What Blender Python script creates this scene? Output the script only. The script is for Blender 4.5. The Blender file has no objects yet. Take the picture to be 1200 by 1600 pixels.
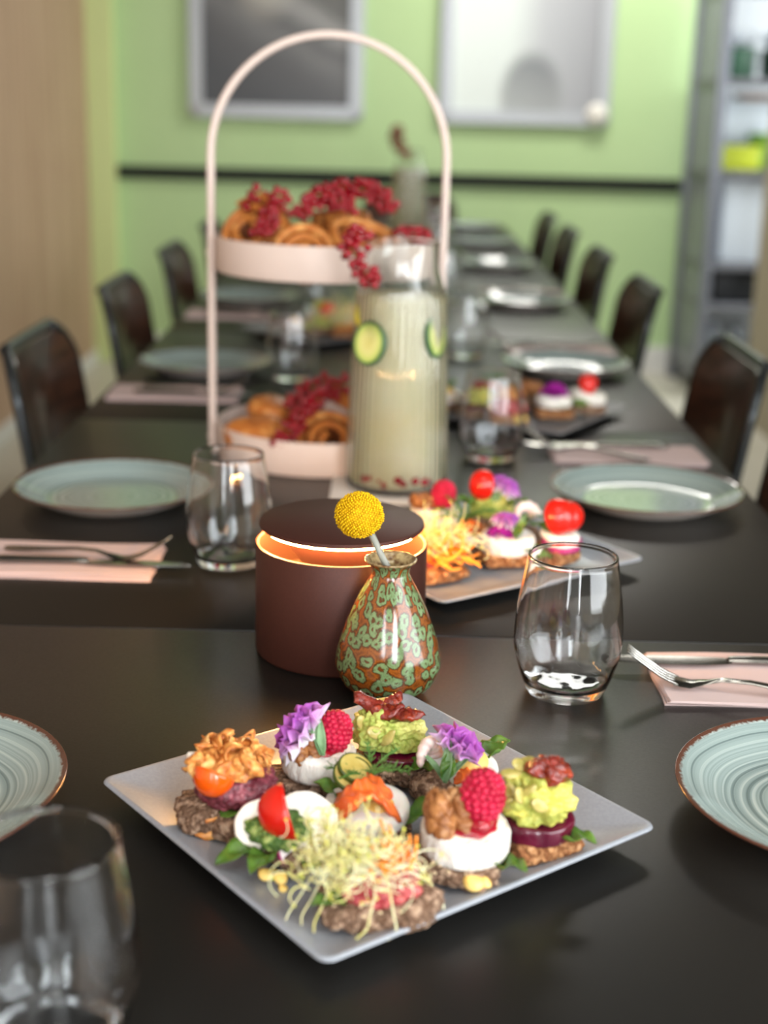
import bpy, bmesh, math, random
from mathutils import Vector, Matrix, Euler, noise
PI = math.pi
SC = bpy.context.scene
COL = SC.collection
TZ = 0.75                                   # table top height

# ------------------------------------------------------------------ camera
def rad(a): return math.radians(a)
def make_camera():
    th, ro = rad(16.0), rad(1.5)
    fw = Vector((0, math.cos(th), -math.sin(th)))
    rt = Vector((1, 0, 0)); up = rt.cross(fw)
    r2 = rt*math.cos(ro) + up*math.sin(ro)
    u2 = up*math.cos(ro) - rt*math.sin(ro)
    m = Matrix((r2, u2, -fw)).transposed().to_4x4()
    m.translation = (0, 0, TZ + 0.5)
    c = bpy.data.cameras.new('camera'); o = bpy.data.objects.new('camera', c)
    COL.objects.link(o); o.matrix_world = m
    c.sensor_fit = 'AUTO'; c.sensor_width = 36.0
    c.lens = 2218/1600*36.0
    c.clip_start = 0.05
    c.dof.use_dof = True
    c.dof.focus_distance = 1.13
    c.dof.aperture_fstop = c.lens/1000/0.0145
    SC.camera = o
make_camera()

# ------------------------------------------------------------------ light
def lin(c):
    return tuple(((v/255)/12.92 if v/255 <= .04045 else ((v/255+.055)/1.055)**2.4) for v in c)
def setup_world():
    w = bpy.data.worlds.new('world'); SC.world = w; w.use_nodes = True
    b = w.node_tree.nodes['Background']
    b.inputs[0].default_value = (0.80, 0.90, 1.0, 1); b.inputs[1].default_value = 1.0
setup_world()
def area(name, loc, direction, sx, sy, power, col=(1, 1, 1)):
    l = bpy.data.lights.new(name, 'AREA'); l.shape = 'RECTANGLE'; l.size = sx; l.size_y = sy
    l.energy = power; l.color = col
    o = bpy.data.objects.new(name, l); COL.objects.link(o)
    o.location = loc
    o.rotation_euler = Vector(direction).to_track_quat('-Z', 'Z').to_euler()
    return o
DAY = (0.93, 0.97, 1.0)
area('daylight_right', (1.95, -0.3, 1.6), (-1, 0.35, -0.10), 3.4, 1.8, 150, DAY)
area('daylight_alcove', (2.75, 6.2, 1.55), (-1, 0.12, -0.03), 1.1, 1.7, 85, DAY)
area('daylight_behind', (0.95, -2.35, 1.75), (-0.35, 1, -0.1), 0.75, 2.0, 100, DAY)
area('daylight_behind_left', (-0.75, -2.35, 1.75), (0.2, 1, -0.1), 0.5, 2.0, 34, DAY)
area('fill_behind_wide', (0.1, -2.44, 1.7), (0, 1, -0.08), 2.8, 1.7, 46, DAY)  # added broad fill, there to brighten reflections in the glasses
for xx, yy, pw in ((0.2, -0.6, 12), (0.2, 0.6, 10), (0.9, 6.0, 50)):
    area('overhead_fill_light', (xx, yy, 2.84), (0, 0, -1), 1.2, 0.6, pw, (1.0, 0.96, 0.90))  # unseen overhead fills, added to brighten the food and far wall
SC.view_settings.view_transform = 'Standard'
try: SC.view_settings.look = 'None'
except Exception: pass
SC.view_settings.gamma = 1.0
SC.view_settings.use_curve_mapping = False
SC.view_settings.exposure = 0.0
try:
    SC.cycles.use_denoising = True
except Exception: pass

# ------------------------------------------------------------------ materials
MATS = {}
def mat(name, col, rough=.5, spec=.5, metal=0., trans=0., ior=1.45, col2=None, nscale=8., ndetail=4., lo=.35, hi=.65,
        bump=0., bscale=60., bdist=.002, coat=0., sss=0., sssr=.005, emit=None, estr=0., build=None, kind='noise', stretch=(1, 1, 1), alpha=1.):
    if name in MATS: return MATS[name]
    m = bpy.data.materials.new(name); m.use_nodes = True
    nt = m.node_tree; N = nt.nodes; L = nt.links
    p = N['Principled BSDF']
    p.inputs['Base Color'].default_value = (*lin(col), 1)
    p.inputs['Roughness'].default_value = rough
    p.inputs['Specular IOR Level'].default_value = spec
    p.inputs['Metallic'].default_value = metal
    p.inputs['Transmission Weight'].default_value = trans
    p.inputs['IOR'].default_value = ior
    p.inputs['Coat Weight'].default_value = coat
    p.inputs['Coat Roughness'].default_value = .08
    if sss:
        p.inputs['Subsurface Weight'].default_value = sss
        p.inputs['Subsurface Scale'].default_value = sssr
    if emit:
        p.inputs['Emission Color'].default_value = (*lin(emit), 1); p.inputs['Emission Strength'].default_value = estr
    tc = N.new('ShaderNodeTexCoord'); mp = N.new('ShaderNodeMapping')
    L.new(tc.outputs['Object'], mp.inputs['Vector'])
    mp.inputs['Scale'].default_value = stretch
    V = mp.outputs['Vector']
    if col2:
        if kind == 'noise':
            t = N.new('ShaderNodeTexNoise'); t.inputs['Scale'].default_value = nscale; t.inputs['Detail'].default_value = ndetail
            fac = t.outputs['Fac']
        else:
            t = N.new('ShaderNodeTexVoronoi'); t.inputs['Scale'].default_value = nscale
            fac = t.outputs['Distance']
        L.new(V, t.inputs['Vector'])
        cr = N.new('ShaderNodeValToRGB')
        cols = [col, col2] if not isinstance(col2, list) else [col]+col2
        e = cr.color_ramp.elements
        e[0].position = lo; e[1].position = hi
        for i in range(len(cols)-2): e.new(lo+(hi-lo)*(i+1)/(len(cols)-1))
        for i, c in enumerate(cols): cr.color_ramp.elements[i].color = (*lin(c), 1)
        L.new(fac, cr.inputs['Fac']); L.new(cr.outputs['Color'], p.inputs['Base Color'])
    if bump:
        t = N.new('ShaderNodeTexNoise'); t.inputs['Scale'].default_value = bscale; t.inputs['Detail'].default_value = 5
        L.new(V, t.inputs['Vector'])
        b = N.new('ShaderNodeBump'); b.inputs['Strength'].default_value = bump; b.inputs['Distance'].default_value = bdist
        L.new(t.outputs['Fac'], b.inputs['Height']); L.new(b.outputs['Normal'], p.inputs['Normal'])
    if build: build(nt, p, V)
    MATS[name] = m
    return m

def node(nt, t, **kw):
    n = nt.nodes.new(t)
    for k, v in kw.items(): setattr(n, k, v)
    return n
def mth(nt, op, a, b=None, c=None):
    n = node(nt, 'ShaderNodeMath', operation=op)
    for i, v in enumerate((a, b, c)):
        if v is None: continue
        if isinstance(v, (int, float)): n.inputs[i].default_value = v
        else: nt.links.new(v, n.inputs[i])
    return n.outputs[0]
def ramp(nt, fac, stops, interp='LINEAR'):
    r = node(nt, 'ShaderNodeValToRGB'); r.color_ramp.interpolation = interp
    e = r.color_ramp.elements
    while len(e) < len(stops): e.new(.5)
    for i, (p, c) in enumerate(stops):
        e[i].position = p; e[i].color = (*lin(c), 1)
    nt.links.new(fac, r.inputs['Fac']); return r.outputs['Color']
def mixc(nt, fac, a, b):
    n = node(nt, 'ShaderNodeMix', data_type='RGBA')
    if isinstance(fac, (int, float)): n.inputs[0].default_value = fac
    else: nt.links.new(fac, n.inputs[0])
    for s, v in ((6, a), (7, b)):
        if isinstance(v, tuple): n.inputs[s].default_value = (*lin(v), 1)
        else: nt.links.new(v, n.inputs[s])
    return n.outputs[2]
def tnoise(nt, V, scale, detail=4, rough=.5, dim='3D'):
    t = node(nt, 'ShaderNodeTexNoise', noise_dimensions=dim)
    t.inputs['Scale'].default_value = scale; t.inputs['Detail'].default_value = detail; t.inputs['Roughness'].default_value = rough
    nt.links.new(V, t.inputs['Vector'] if dim != '1D' else t.inputs['W']); return t.outputs['Fac']
def tvor(nt, V, scale, out='Distance', feature='F1', rnd=1.):
    t = node(nt, 'ShaderNodeTexVoronoi', feature=feature)
    t.inputs['Scale'].default_value = scale; t.inputs['Randomness'].default_value = rnd
    nt.links.new(V, t.inputs['Vector']); return t.outputs[out]
def sep(nt, V):
    s = node(nt, 'ShaderNodeSeparateXYZ'); nt.links.new(V, s.inputs[0]); return s.outputs
def base(nt, p, c): nt.links.new(c, p.inputs['Base Color'])
def bumpn(nt, p, h, strength=.5, dist=.001):
    b = node(nt, 'ShaderNodeBump'); b.inputs['Strength'].default_value = strength; b.inputs['Distance'].default_value = dist
    nt.links.new(h, b.inputs['Height']); nt.links.new(b.outputs['Normal'], p.inputs['Normal'])

# ------------------------------------------------------------------ geometry
class G:
    """collects vertices and faces of one mesh"""
    def __init__(s): s.v = []; s.f = []; s.mi = []
    def add(s, vf, M=None, mi=0):
        n = len(s.v)
        s.v += [tuple(M @ Vector(p)) for p in vf[0]] if M is not None else [tuple(p) for p in vf[0]]
        s.f += [tuple(i+n for i in q) for q in vf[1]]
        s.mi += [mi]*len(vf[1])
        return s
    def mesh(s, name, mats, smooth=True, sharp=None):
        me = bpy.data.meshes.new(name); me.from_pydata(s.v, [], s.f)
        for m in (mats if isinstance(mats, (list, tuple)) else [mats]): me.materials.append(m)
        if any(s.mi): me.polygons.foreach_set('material_index', s.mi)
        me.polygons.foreach_set('use_smooth', [smooth]*len(s.f))
        bm = bmesh.new(); bm.from_mesh(me); bmesh.ops.recalc_face_normals(bm, faces=bm.faces); bm.to_mesh(me); bm.free()
        if smooth and sharp: me.set_sharp_from_angle(angle=rad(sharp))
        me.update(); return me
def one(name, vf, m, smooth=True, sharp=None): return G().add(vf).mesh(name, m, smooth, sharp)
def T(x=0, y=0, z=0, rx=0, ry=0, rz=0, s=1):
    S = Matrix.Diagonal((*(s if isinstance(s, tuple) else (s, s, s)), 1))
    return Matrix.Translation((x, y, z)) @ Euler((rx, ry, rz)).to_matrix().to_4x4() @ S

def lathe(prof, n=48, fl=None):
    """revolve (r, z) stations about z; a station of r = 0 is a pole. fl(r, z, a) may modulate r"""
    v = []; f = []; rings = []
    for r, z in prof:
        if r <= 1e-7: rings.append([len(v)]); v.append((0, 0, z))
        else:
            ids = []
            for i in range(n):
                a = 2*PI*i/n; rr = fl(r, z, a) if fl else r
                ids.append(len(v)); v.append((rr*math.cos(a), rr*math.sin(a), z))
            rings.append(ids)
    for A, B in zip(rings, rings[1:]):
        if len(A) == 1 and len(B) == 1: continue
        for i in range(n):
            j = (i+1) % n
            if len(A) == 1: f.append((A[0], B[j], B[i]))
            elif len(B) == 1: f.append((A[i], A[j], B[0]))
            else: f.append((A[i], A[j], B[j], B[i]))
    return v, f
def smoothprof(pts, k=6):
    """Catmull-Rom through profile points"""
    out = []
    P = [pts[0]]+list(pts)+[pts[-1]]
    for i in range(1, len(P)-2):
        for j in range(k):
            t = j/k
            out.append(tuple(.5*((2*P[i][d])+(-P[i-1][d]+P[i+1][d])*t+(2*P[i-1][d]-5*P[i][d]+4*P[i+1][d]-P[i+2][d])*t*t+(-P[i-1][d]+3*P[i][d]-3*P[i+1][d]+P[i+2][d])*t**3) for d in range(len(pts[0]))))
    out.append(tuple(pts[-1])); return out
def tube(pts, r, n=8, cap=True, flat=1.):
    P = [Vector(p) for p in pts]; m = len(P)
    R = r if isinstance(r, (list, tuple)) else [r]*m
    v = []; f = []; N = None
    for i in range(m):
        t = (P[min(i+1, m-1)]-P[max(i-1, 0)]).normalized()
        if N is None:
            N = t.orthogonal().normalized()
        else:
            N = (N-t*N.dot(t)).normalized()
        B = t.cross(N)
        for k in range(n):
            a = 2*PI*k/n
            v.append(P[i]+N*math.cos(a)*R[i]+B*math.sin(a)*R[i]*flat)
    for i in range(m-1):
        for k in range(n):
            k2 = (k+1) % n
            f.append((i*n+k, i*n+k2, (i+1)*n+k2, (i+1)*n+k))
    if cap:
        f.append(tuple(range(n))[::-1]); f.append(tuple((m-1)*n+k for k in range(n)))
    return v, f
ICO = {}
def ico(sub):
    if sub not in ICO:
        b = bmesh.new(); bmesh.ops.create_icosphere(b, subdivisions=sub, radius=1)
        b.verts.ensure_lookup_table()
        ICO[sub] = ([v.co.copy() for v in b.verts], [tuple(v.index for v in q.verts) for q in b.faces]); b.free()
    return ICO[sub]
def blob(rx, ry, rz, sub=4, amp=.1, fr=40., amp2=0., fr2=150., seed=0, pw=2., flat=None, ridge=False):
    """a noisy (super)ellipsoid; amp relative to size; flat = lowest z as a share of rz"""
    V, F = ico(sub); o = Vector((seed*7.31, seed*3.7, seed*1.9)); out = []
    for d in V:
        if pw != 2.:
            s = 1/((abs(d.x)**pw+abs(d.y)**pw+abs(d.z)**pw)**(1/pw)); q = d*s
        else: q = d
        p = Vector((q.x*rx, q.y*ry, q.z*rz))
        n1 = noise.noise(p*fr+o)
        if ridge == 2: n1 = min(1, abs(n1)*4.5)-.6
        elif ridge: n1 = (1-2.6*abs(n1))*.7
        k = 1+amp*n1
        if amp2: k += amp2*noise.noise(p*fr2+o)
        p = p*k
        if flat is not None: p.z = max(p.z, flat*rz)
        out.append(p)
    return out, F
def disc(rx, ry, h, bev, amp=.03, fr=60., seed=0, n=56):
    """a slightly uneven round slice of half height h"""
    prof = [(0, -h), (.5, -h), (1-bev/rx, -h), (1-bev*.3/rx, -h+bev*.3), (1, -h+bev), (1.006, -h*.3), (1.006, h*.3), (1, h-bev), (1-bev*.3/rx, h-bev*.3), (1-bev/rx, h), (.75, h), (.5, h), (.25, h), (0, h)]
    v, f = lathe(prof, n); o = Vector((seed*7.3, seed*3.1, seed)); out = []
    for p in v:
        q = Vector((p[0]*rx, p[1]*ry, p[2])); k = 1+amp*noise.noise(q*fr+o)+amp*.5*noise.noise(q*fr*3+o)
        out.append(Vector((q.x*k, q.y*k, q.z*(1+amp*1.5*noise.noise(q*fr*1.4-o)))))
    return out, f
def rbox(w, d, h, bev=.003, seg=2):
    b = bmesh.new(); bmesh.ops.create_cube(b, size=1)
    for q in b.verts: q.co = Vector((q.co.x*w, q.co.y*d, q.co.z*h))
    if bev: bmesh.ops.bevel(b, geom=list(b.edges), offset=bev, segments=seg, affect='EDGES', profile=.5)
    b.verts.index_update()
    r = ([q.co.copy() for q in b.verts], [tuple(x.index for x in q.verts) for q in b.faces]); b.free(); return r
def grid(nu, nv, fn):
    v = [fn(i/nu, j/nv) for j in range(nv+1) for i in range(nu+1)]
    f = [(j*(nu+1)+i, j*(nu+1)+i+1, (j+1)*(nu+1)+i+1, (j+1)*(nu+1)+i) for j in range(nv) for i in range(nu)]
    return v, f
def thick(vf, t):
    """give a sheet a thickness t along its normals"""
    b = bmesh.new(); vs = [b.verts.new(p) for p in vf[0]]
    for q in vf[1]:
        try: b.faces.new([vs[i] for i in q])
        except ValueError: pass
    bmesh.ops.recalc_face_normals(b, faces=b.faces)
    bmesh.ops.solidify(b, geom=list(b.faces), thickness=t)
    b.verts.index_update()
    r = ([q.co.copy() for q in b.verts], [tuple(x.index for x in q.verts) for q in b.faces]); b.free(); return r
def rrect(w, h, rc, k=6):
    """outline of a rounded rectangle in XY"""
    out = []
    for cx, cy, a0 in ((w/2-rc, h/2-rc, 0), (-w/2+rc, h/2-rc, PI/2), (-w/2+rc, -h/2+rc, PI), (w/2-rc, -h/2+rc, 1.5*PI)):
        for i in range(k+1):
            a = a0+PI/2*i/k; out.append((cx+rc*math.cos(a), cy+rc*math.sin(a)))
    return out
def loops(rings, capa=True, capb=True):
    """skin equal-length closed loops of 3D points"""
    n = len(rings[0]); v = [p for r in rings for p in r]; f = []
    for i in range(len(rings)-1):
        for k in range(n):
            k2 = (k+1) % n; f.append((i*n+k, i*n+k2, (i+1)*n+k2, (i+1)*n+k))
    if capa: f.append(tuple(range(n))[::-1])
    if capb: f.append(tuple((len(rings)-1)*n+k for k in range(n)))
    return v, f

# ------------------------------------------------------------------ objects
def thing(name, label, cat, loc=(0, 0, 0), rz=0., group=None):
    o = bpy.data.objects.new(name, None); COL.objects.link(o); o.empty_display_size = .02
    o.location = loc; o.rotation_euler = (0, 0, rz); o['label'] = label; o['category'] = cat
    if group: o['group'] = group
    return o
def part(name, me, parent, loc=(0, 0, 0), rot=(0, 0, 0), s=1., label=None, kind=None):
    o = bpy.data.objects.new(name, me); COL.objects.link(o); o.parent = parent
    o.location = loc; o.rotation_euler = rot; o.scale = s if isinstance(s, tuple) else (s, s, s)
    if label: o['label'] = label
    if kind: o['kind'] = kind
    return o
def solo(name, me, label, cat, loc=(0, 0, 0), rot=(0, 0, 0), group=None):
    o = bpy.data.objects.new(name, me); COL.objects.link(o); o.location = loc; o.rotation_euler = rot
    o['label'] = label; o['category'] = cat
    if group: o['group'] = group
    return o
def struct(name, me, loc=(0, 0, 0), rot=(0, 0, 0)):
    o = bpy.data.objects.new(name, me); COL.objects.link(o); o.location = loc; o.rotation_euler = rot
    o['kind'] = 'structure'; return o
KIDS = {}
def copy_tree(root, loc, rz, label, group=None):
    kids = {}
    for o in COL.objects:
        if o.parent: kids.setdefault(o.parent.name, []).append(o)
    def rec(o, par):
        c = o.copy(); COL.objects.link(c)
        if par: c.parent = par
        for k in kids.get(o.name, []): rec(k, c)
        return c
    r = rec(root, None); r.location = loc; r.rotation_euler = (0, 0, rz); r['label'] = label
    if group: r['group'] = group
    return r
CACHE = {}
def cached(key, fn):
    if key not in CACHE: CACHE[key] = fn()
    return CACHE[key]

# ================================================================== SETTING
M_green = mat('green_wall_paint', (188, 217, 162), .75, .2, col2=(191, 219, 165), nscale=3., bump=.05, bscale=200)
M_sunlitgreen = mat('sunlit_green', (212, 226, 160), .6, .3)  # sunlight on the left strip, put into a paler yellow-green
M_white = mat('white_paint', (226, 226, 222), .6, .3)
M_wallwhite = mat('white_wall', (222, 226, 226), .8, .2)
M_floor = mat('pale_floor', (196, 192, 178), .35, .4, col2=(204, 200, 188), nscale=2.)
M_black = mat('black_paint', (10, 12, 12), .6, .3)
M_beige = mat('beige_wall', (176, 166, 146), .8, .2)
def wood_build(nt, p, V):
    mp = node(nt, 'ShaderNodeMapping'); mp.inputs['Scale'].default_value = (9, 9, .35); nt.links.new(V, mp.inputs['Vector'])
    a = tnoise(nt, mp.outputs[0], 2.2, 5, .6); b = tnoise(nt, mp.outputs[0], 14, 3, .5)
    base(nt, p, ramp(nt, mth(nt, 'ADD', mth(nt, 'MULTIPLY', a, .75), mth(nt, 'MULTIPLY', b, .25)), [(.35, (160, 130, 106)), (.5, (186, 154, 128)), (.65, (204, 176, 150))]))
M_wood = mat('walnut_panel', (150, 120, 92), .5, .35, build=wood_build)

def slab(name, x0, x1, y0, y1, z0, z1, m, bev=0.):
    me = one(name, rbox(x1-x0, y1-y0, z1-z0, bev, 2), m, False)
    return struct(name, me, ((x0+x1)/2, (y0+y1)/2, (z0+z1)/2))
YB = 7.02
slab('floor', -1.7, 3.0, -2.6, 7.3, -.1, 0, M_floor)
slab('ceiling', -1.7, 3.0, -2.6, 7.3, 2.9, 3.0, mat('grey_ceiling', (96, 96, 94), .8, .2))
slab('wall_back', -1.7, 1.40, YB, YB+.12, 0, 2.9, M_green)
slab('wall_back_right', 1.40, 3.0, YB, YB+.12, 0, 2.9, M_wallwhite)
slab('wall_left', -1.57, -1.45, -2.6, YB-.07, 0, 2.9, M_wood)
slab('trim_1', -1.47, -1.325, YB-.07, YB, 0, 2.9, M_sunlitgreen, .004)
slab('trim_2', -1.325, 1.385, YB-.025, YB, .880, .940, M_black, .004)
slab('baseboard_back', -1.325, 1.40, YB-.018, YB, 0, .13, M_white, .003)
slab('baseboard_left', -1.45, -1.435, -2.4, YB-.07, 0, .05, M_white, .002)
slab('wall_right', 1.53, 1.68, 1.6, 6.0, 0, 2.9, M_beige, .004)
slab('wall_right_low', 1.53, 1.68, -2.6, 1.6, 0, .70, M_beige)
slab('wall_right_high', 1.53, 1.68, -2.6, 1.6, 2.55, 2.9, M_beige)
slab('wall_alcove', 2.9, 3.0, -2.6, 7.3, 0, 2.9, M_wallwhite)
slab('wall_front', -1.7, 3.0, -2.6, -2.48, 0, 2.9, M_wallwhite)

# framed prints
M_frame = mat('brushed_silver_frame', (176, 180, 184), .4, .5, metal=.35)
def print_left(nt, p, V):
    x, y, z = sep(nt, V)
    d = mth(nt, 'ADD', mth(nt, 'ADD', mth(nt, 'MULTIPLY', x, .56), z), .55)
    n = tnoise(nt, V, 3.5, 3)
    a = ramp(nt, mth(nt, 'ADD', d, mth(nt, 'MULTIPLY', n, .12)), [(.1, (70, 72, 76)), (.30, (84, 84, 86)), (.42, (110, 110, 110)), (.50, (92, 92, 92)), (.60, (150, 150, 148)), (.68, (96, 96, 92)), (.9, (84, 82, 76))])
    r = mth(nt, 'SQRT', mth(nt, 'ADD', mth(nt, 'POWER', mth(nt, 'ADD', x, .06), 2.), mth(nt, 'POWER', mth(nt, 'SUBTRACT', z, .0), 2.)))
    f = node(nt, 'ShaderNodeMapRange'); f.inputs[1].default_value = .05; f.inputs[2].default_value = .16; f.inputs[3].default_value = .55; f.inputs[4].default_value = 0
    nt.links.new(r, f.inputs[0])
    base(nt, p, mixc(nt, f.outputs[0], a, (190, 186, 174)))
def print_right(nt, p, V):
    x, y, z = sep(nt, V)
    bg = ramp(nt, mth(nt, 'ADD', x, .5), [(.1, (222, 232, 226)), (.42, (214, 224, 220)), (.58, (176, 180, 184)), (.9, (146, 148, 154))])
    dx = mth(nt, 'DIVIDE', mth(nt, 'SUBTRACT', x, .03), .15); dz = mth(nt, 'DIVIDE', mth(nt, 'ADD', z, .46), .22)
    r = mth(nt, 'ADD', mth(nt, 'POWER', mth(nt, 'ABSOLUTE', dx), 2.), mth(nt, 'POWER', mth(nt, 'ABSOLUTE', dz), 2.))
    f = node(nt, 'ShaderNodeMapRange'); f.inputs[1].default_value = .6; f.inputs[2].default_value = 1.25; f.inputs[3].default_value = .85; f.inputs[4].default_value = 0
    nt.links.new(r, f.inputs[0])
    dome = ramp(nt, mth(nt, 'ADD', z, .6), [(.12, (150, 154, 154)), (.3, (104, 108, 110)), (.4, (120, 124, 124))])
    base(nt, p, mixc(nt, f.outputs[0], bg, dome))
def framed(name, x0, x1, label, pm):
    w = x1-x0; h = 1.15; z0 = 1.172
    t = thing(name, label, 'picture', ((x0+x1)/2, YB-.002, z0+h/2))
    out = rrect(w, h, .03); inn = rrect(w-.13, h-.13, .008)
    R = [[(a, -.0, b) for a, b in out], [(a, -.03, b) for a, b in out], [(a*.985, -.035, b*.99) for a, b in out], [(a, -.035, b) for a, b in inn], [(a, -.012, b) for a, b in inn]]
    part('frame', one('frame', loops(R, True, False), M_frame, True, 35), t)
    part('print', one('print', rbox(w-.128, .006, h-.128, 0), pm, False), t, (0, -.013, 0))
    return t
framed('framed_print', -.975, -.150, 'dark black-and-white print in a silver frame on the green wall, left of the arch', mat('dark_print', (90, 90, 88), .35, .5, build=print_left))
framed('framed_print', .205, 1.018, 'pale print of a grey dome in a silver frame on the green wall', mat('pale_print', (210, 214, 214), .3, .5, build=print_right))
solo('wall_spot', one('spot_body', lathe(smoothprof([(0, .03), (.03, .028), (.048, .012), (.05, 0), (.03, -.006), (0, -.006)], 4), 24), mat('ivory_white', (236, 234, 226), .4)),
     'small round white ornament at the lower corner of the pale dome print', 'spot', (.955, YB-.045, 1.232), (PI/2, 0, 0))  # plain round white shape, nature unknown

# ------------------------------------------------------------------ shelving in the alcove
M_steel = mat('grey_steel', (128, 132, 142), .4, .5, metal=.5)
M_shelf = mat('grey_shelf', (112, 114, 120), .45, .5)
def shelving():
    x0, x1, y0, y1 = 1.40, 2.45, 6.36, 6.92
    t = thing('shelving_unit', 'tall grey steel shelving unit with open shelves beside the green wall', 'shelf', (0, 0, 0))
    pm = one('post', rbox(.045, .045, 2.5, .004), M_steel, True, 30)
    for x in (x0, x1):
        for y in (y0, y1): part('post', pm, t, (x, y, 1.25))
    bm_ = one('shelf_board', rbox(x1-x0+.02, y1-y0, .028, .004), M_shelf, True, 30)
    for z in (2.2, 1.80, 1.40, 1.01, .61, .43, .12): part('shelf_board', bm_, t, ((x0+x1)/2, (y0+y1)/2, z-.014))
    sm = one('side_bar', rbox(.012, y1-y0, .05, .003), M_steel, True, 30)
    for k in range(6): part('side_bar', sm, t, (x0, (y0+y1)/2, .2+k*.39))
    part('side_panel', one('side_panel', rbox(.004, y1-y0-.05, 2.3, .001), mat('perforated_steel', (150, 154, 164), .45, .5, metal=.3), True, 30), t, (x0, (y0+y1)/2, 1.25))
    return t
shelving()
def store_box(name, label, w, d, h, loc, m, ml, cat='box'):
    t = thing(name, label, cat, loc)
    part('body', one('body', rbox(w, d, h*.86, .012, 3), m, True, 40), t, (0, 0, h*.43))
    part('lid', one('lid', rbox(w+.012, d+.012, h*.15, .008, 3), ml, True, 40), t, (0, 0, h*.925))
    part('handle', one('handle', rbox(.07, .012, .018, .004), ml, True, 40), t, (0, -d/2-.004, h*.6))
M_boxw = mat('white_box', (206, 214, 220), .5); M_boxw2 = mat('white_lid', (196, 204, 210), .5)
M_lime = mat('lime_tin', (176, 188, 40), .4); M_lime2 = mat('lime_tin_lid', (188, 200, 62), .4)
M_blk = mat('black_box', (22, 25, 30), .5)
store_box('storage_box', 'large white lidded box on the shelf under the lime tin', .50, .40, .36, (1.72, 6.66, .61), M_boxw, M_boxw2)
store_box('storage_box', 'white lidded box on the shelf above the lime tin, behind it', .36, .16, .30, (1.66, 6.80, 1.01), M_boxw, M_boxw2)
store_box('lime_tin', 'square lime-yellow tin on the grey shelf', .17, .17, .105, (1.53, 6.53, 1.01), M_lime, M_lime2, 'tin')
store_box('black_box', 'low black box on the lower grey shelf', .22, .3, .155, (1.565, 6.58, .43), M_blk, M_blk)
def bowl_mesh(r, h, m):
    return one('bowl', lathe(smoothprof([(0, .004), (r*.5, .004), (r*.85, h*.5), (r*.97, h), (r, h), (r*.9, h*.45), (r*.55, 0), (0, 0)], 4), 32), m)
M_dgreen = mat('dark_green_glaze', (62, 104, 80), .3); M_lgreen = mat('light_green_glaze', (128, 176, 70), .35)
solo('green_bowl', bowl_mesh(.085, .15, M_lgreen), 'light green round pot just behind the lime tin', 'pot', (1.68, 6.60, 1.01))
solo('green_pot', one('pot', lathe([(0, 0), (.075, 0), (.08, .02), (.085, .13), (.078, .13), (.072, .02), (0, .02)], 32), M_dgreen, True, 40), 'dark green pot on the upper grey shelf, left one', 'pot', (1.50, 6.56, 1.40))
solo('green_pot', one('pot', lathe([(0, 0), (.08, 0), (.086, .02), (.09, .125), (.083, .125), (.077, .02), (0, .02)], 32), mat('deep_green_glaze', (50, 88, 66), .3), True, 40), 'darker green pot on the upper grey shelf, right of its twin', 'pot', (1.70, 6.60, 1.40))
for k, (x, lab) in enumerate(((1.50, 'white bowl set on the left dark green pot'), (1.70, 'white bowl set on the right dark green pot'))):
    solo('white_bowl', bowl_mesh(.085, .06, M_boxw), lab, 'bowl', (x, 6.56+.04*k, 1.53-.005*k), group='white bowls on the green pots')
bt = thing('black_bottle', 'tall black bottle with a cap standing on the upper grey shelf', 'bottle', (1.66, 6.44, 1.40))
part('body', one('body', lathe(smoothprof([(0, 0), (.038, 0), (.04, .02), (.04, .20), (.016, .26), (.015, .30), (0, .30)], 4), 24), mat('black_glass', (18, 20, 24), .15)), bt)
part('cap', one('cap', lathe([(0, .298), (.017, .298), (.017, .33), (0, .33)], 20), M_blk, True, 40), bt)
bd = thing('wooden_tray', 'brown wooden tray lying on the white box behind the lime tin', 'tray', (1.70, 6.62, 1.19))
bd.location = (1.78, 6.79, 1.312)
part('board', one('board', rbox(.42, .15, .03, .006), mat('brown_board', (120, 88, 62), .5, col2=(140, 104, 76), nscale=20, stretch=(1, 6, 6)), True, 40), bd, (0, 0, .015))
M_jar = mat('jar_glass', (226, 232, 238), .05, trans=.85, ior=1.45)
jar_me = one('jar', lathe(smoothprof([(0, 0), (.04, 0), (.043, .02), (.043, .15), (.03, .18), (.03, .2), (.027, .2), (.027, .18), (.039, .148), (.039, .02), (0, .008)], 3), 24), M_jar)
lid_me = one('lid', lathe([(0, .2), (.034, .2), (.034, .222), (0, .222)], 24), M_steel, True, 40)
for k in range(3):
    j = thing('glass_jar', ('clear glass jar under the black box, nearest the green wall', 'clear glass jar under the black box, in the middle of the row', 'clear glass jar under the black box, farthest from the green wall')[k], 'jar', (1.49+.1*k, 6.50, .12), group='glass jars on the low shelf')
    part('glass', jar_me, j); part('lid', lid_me, j)

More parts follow.
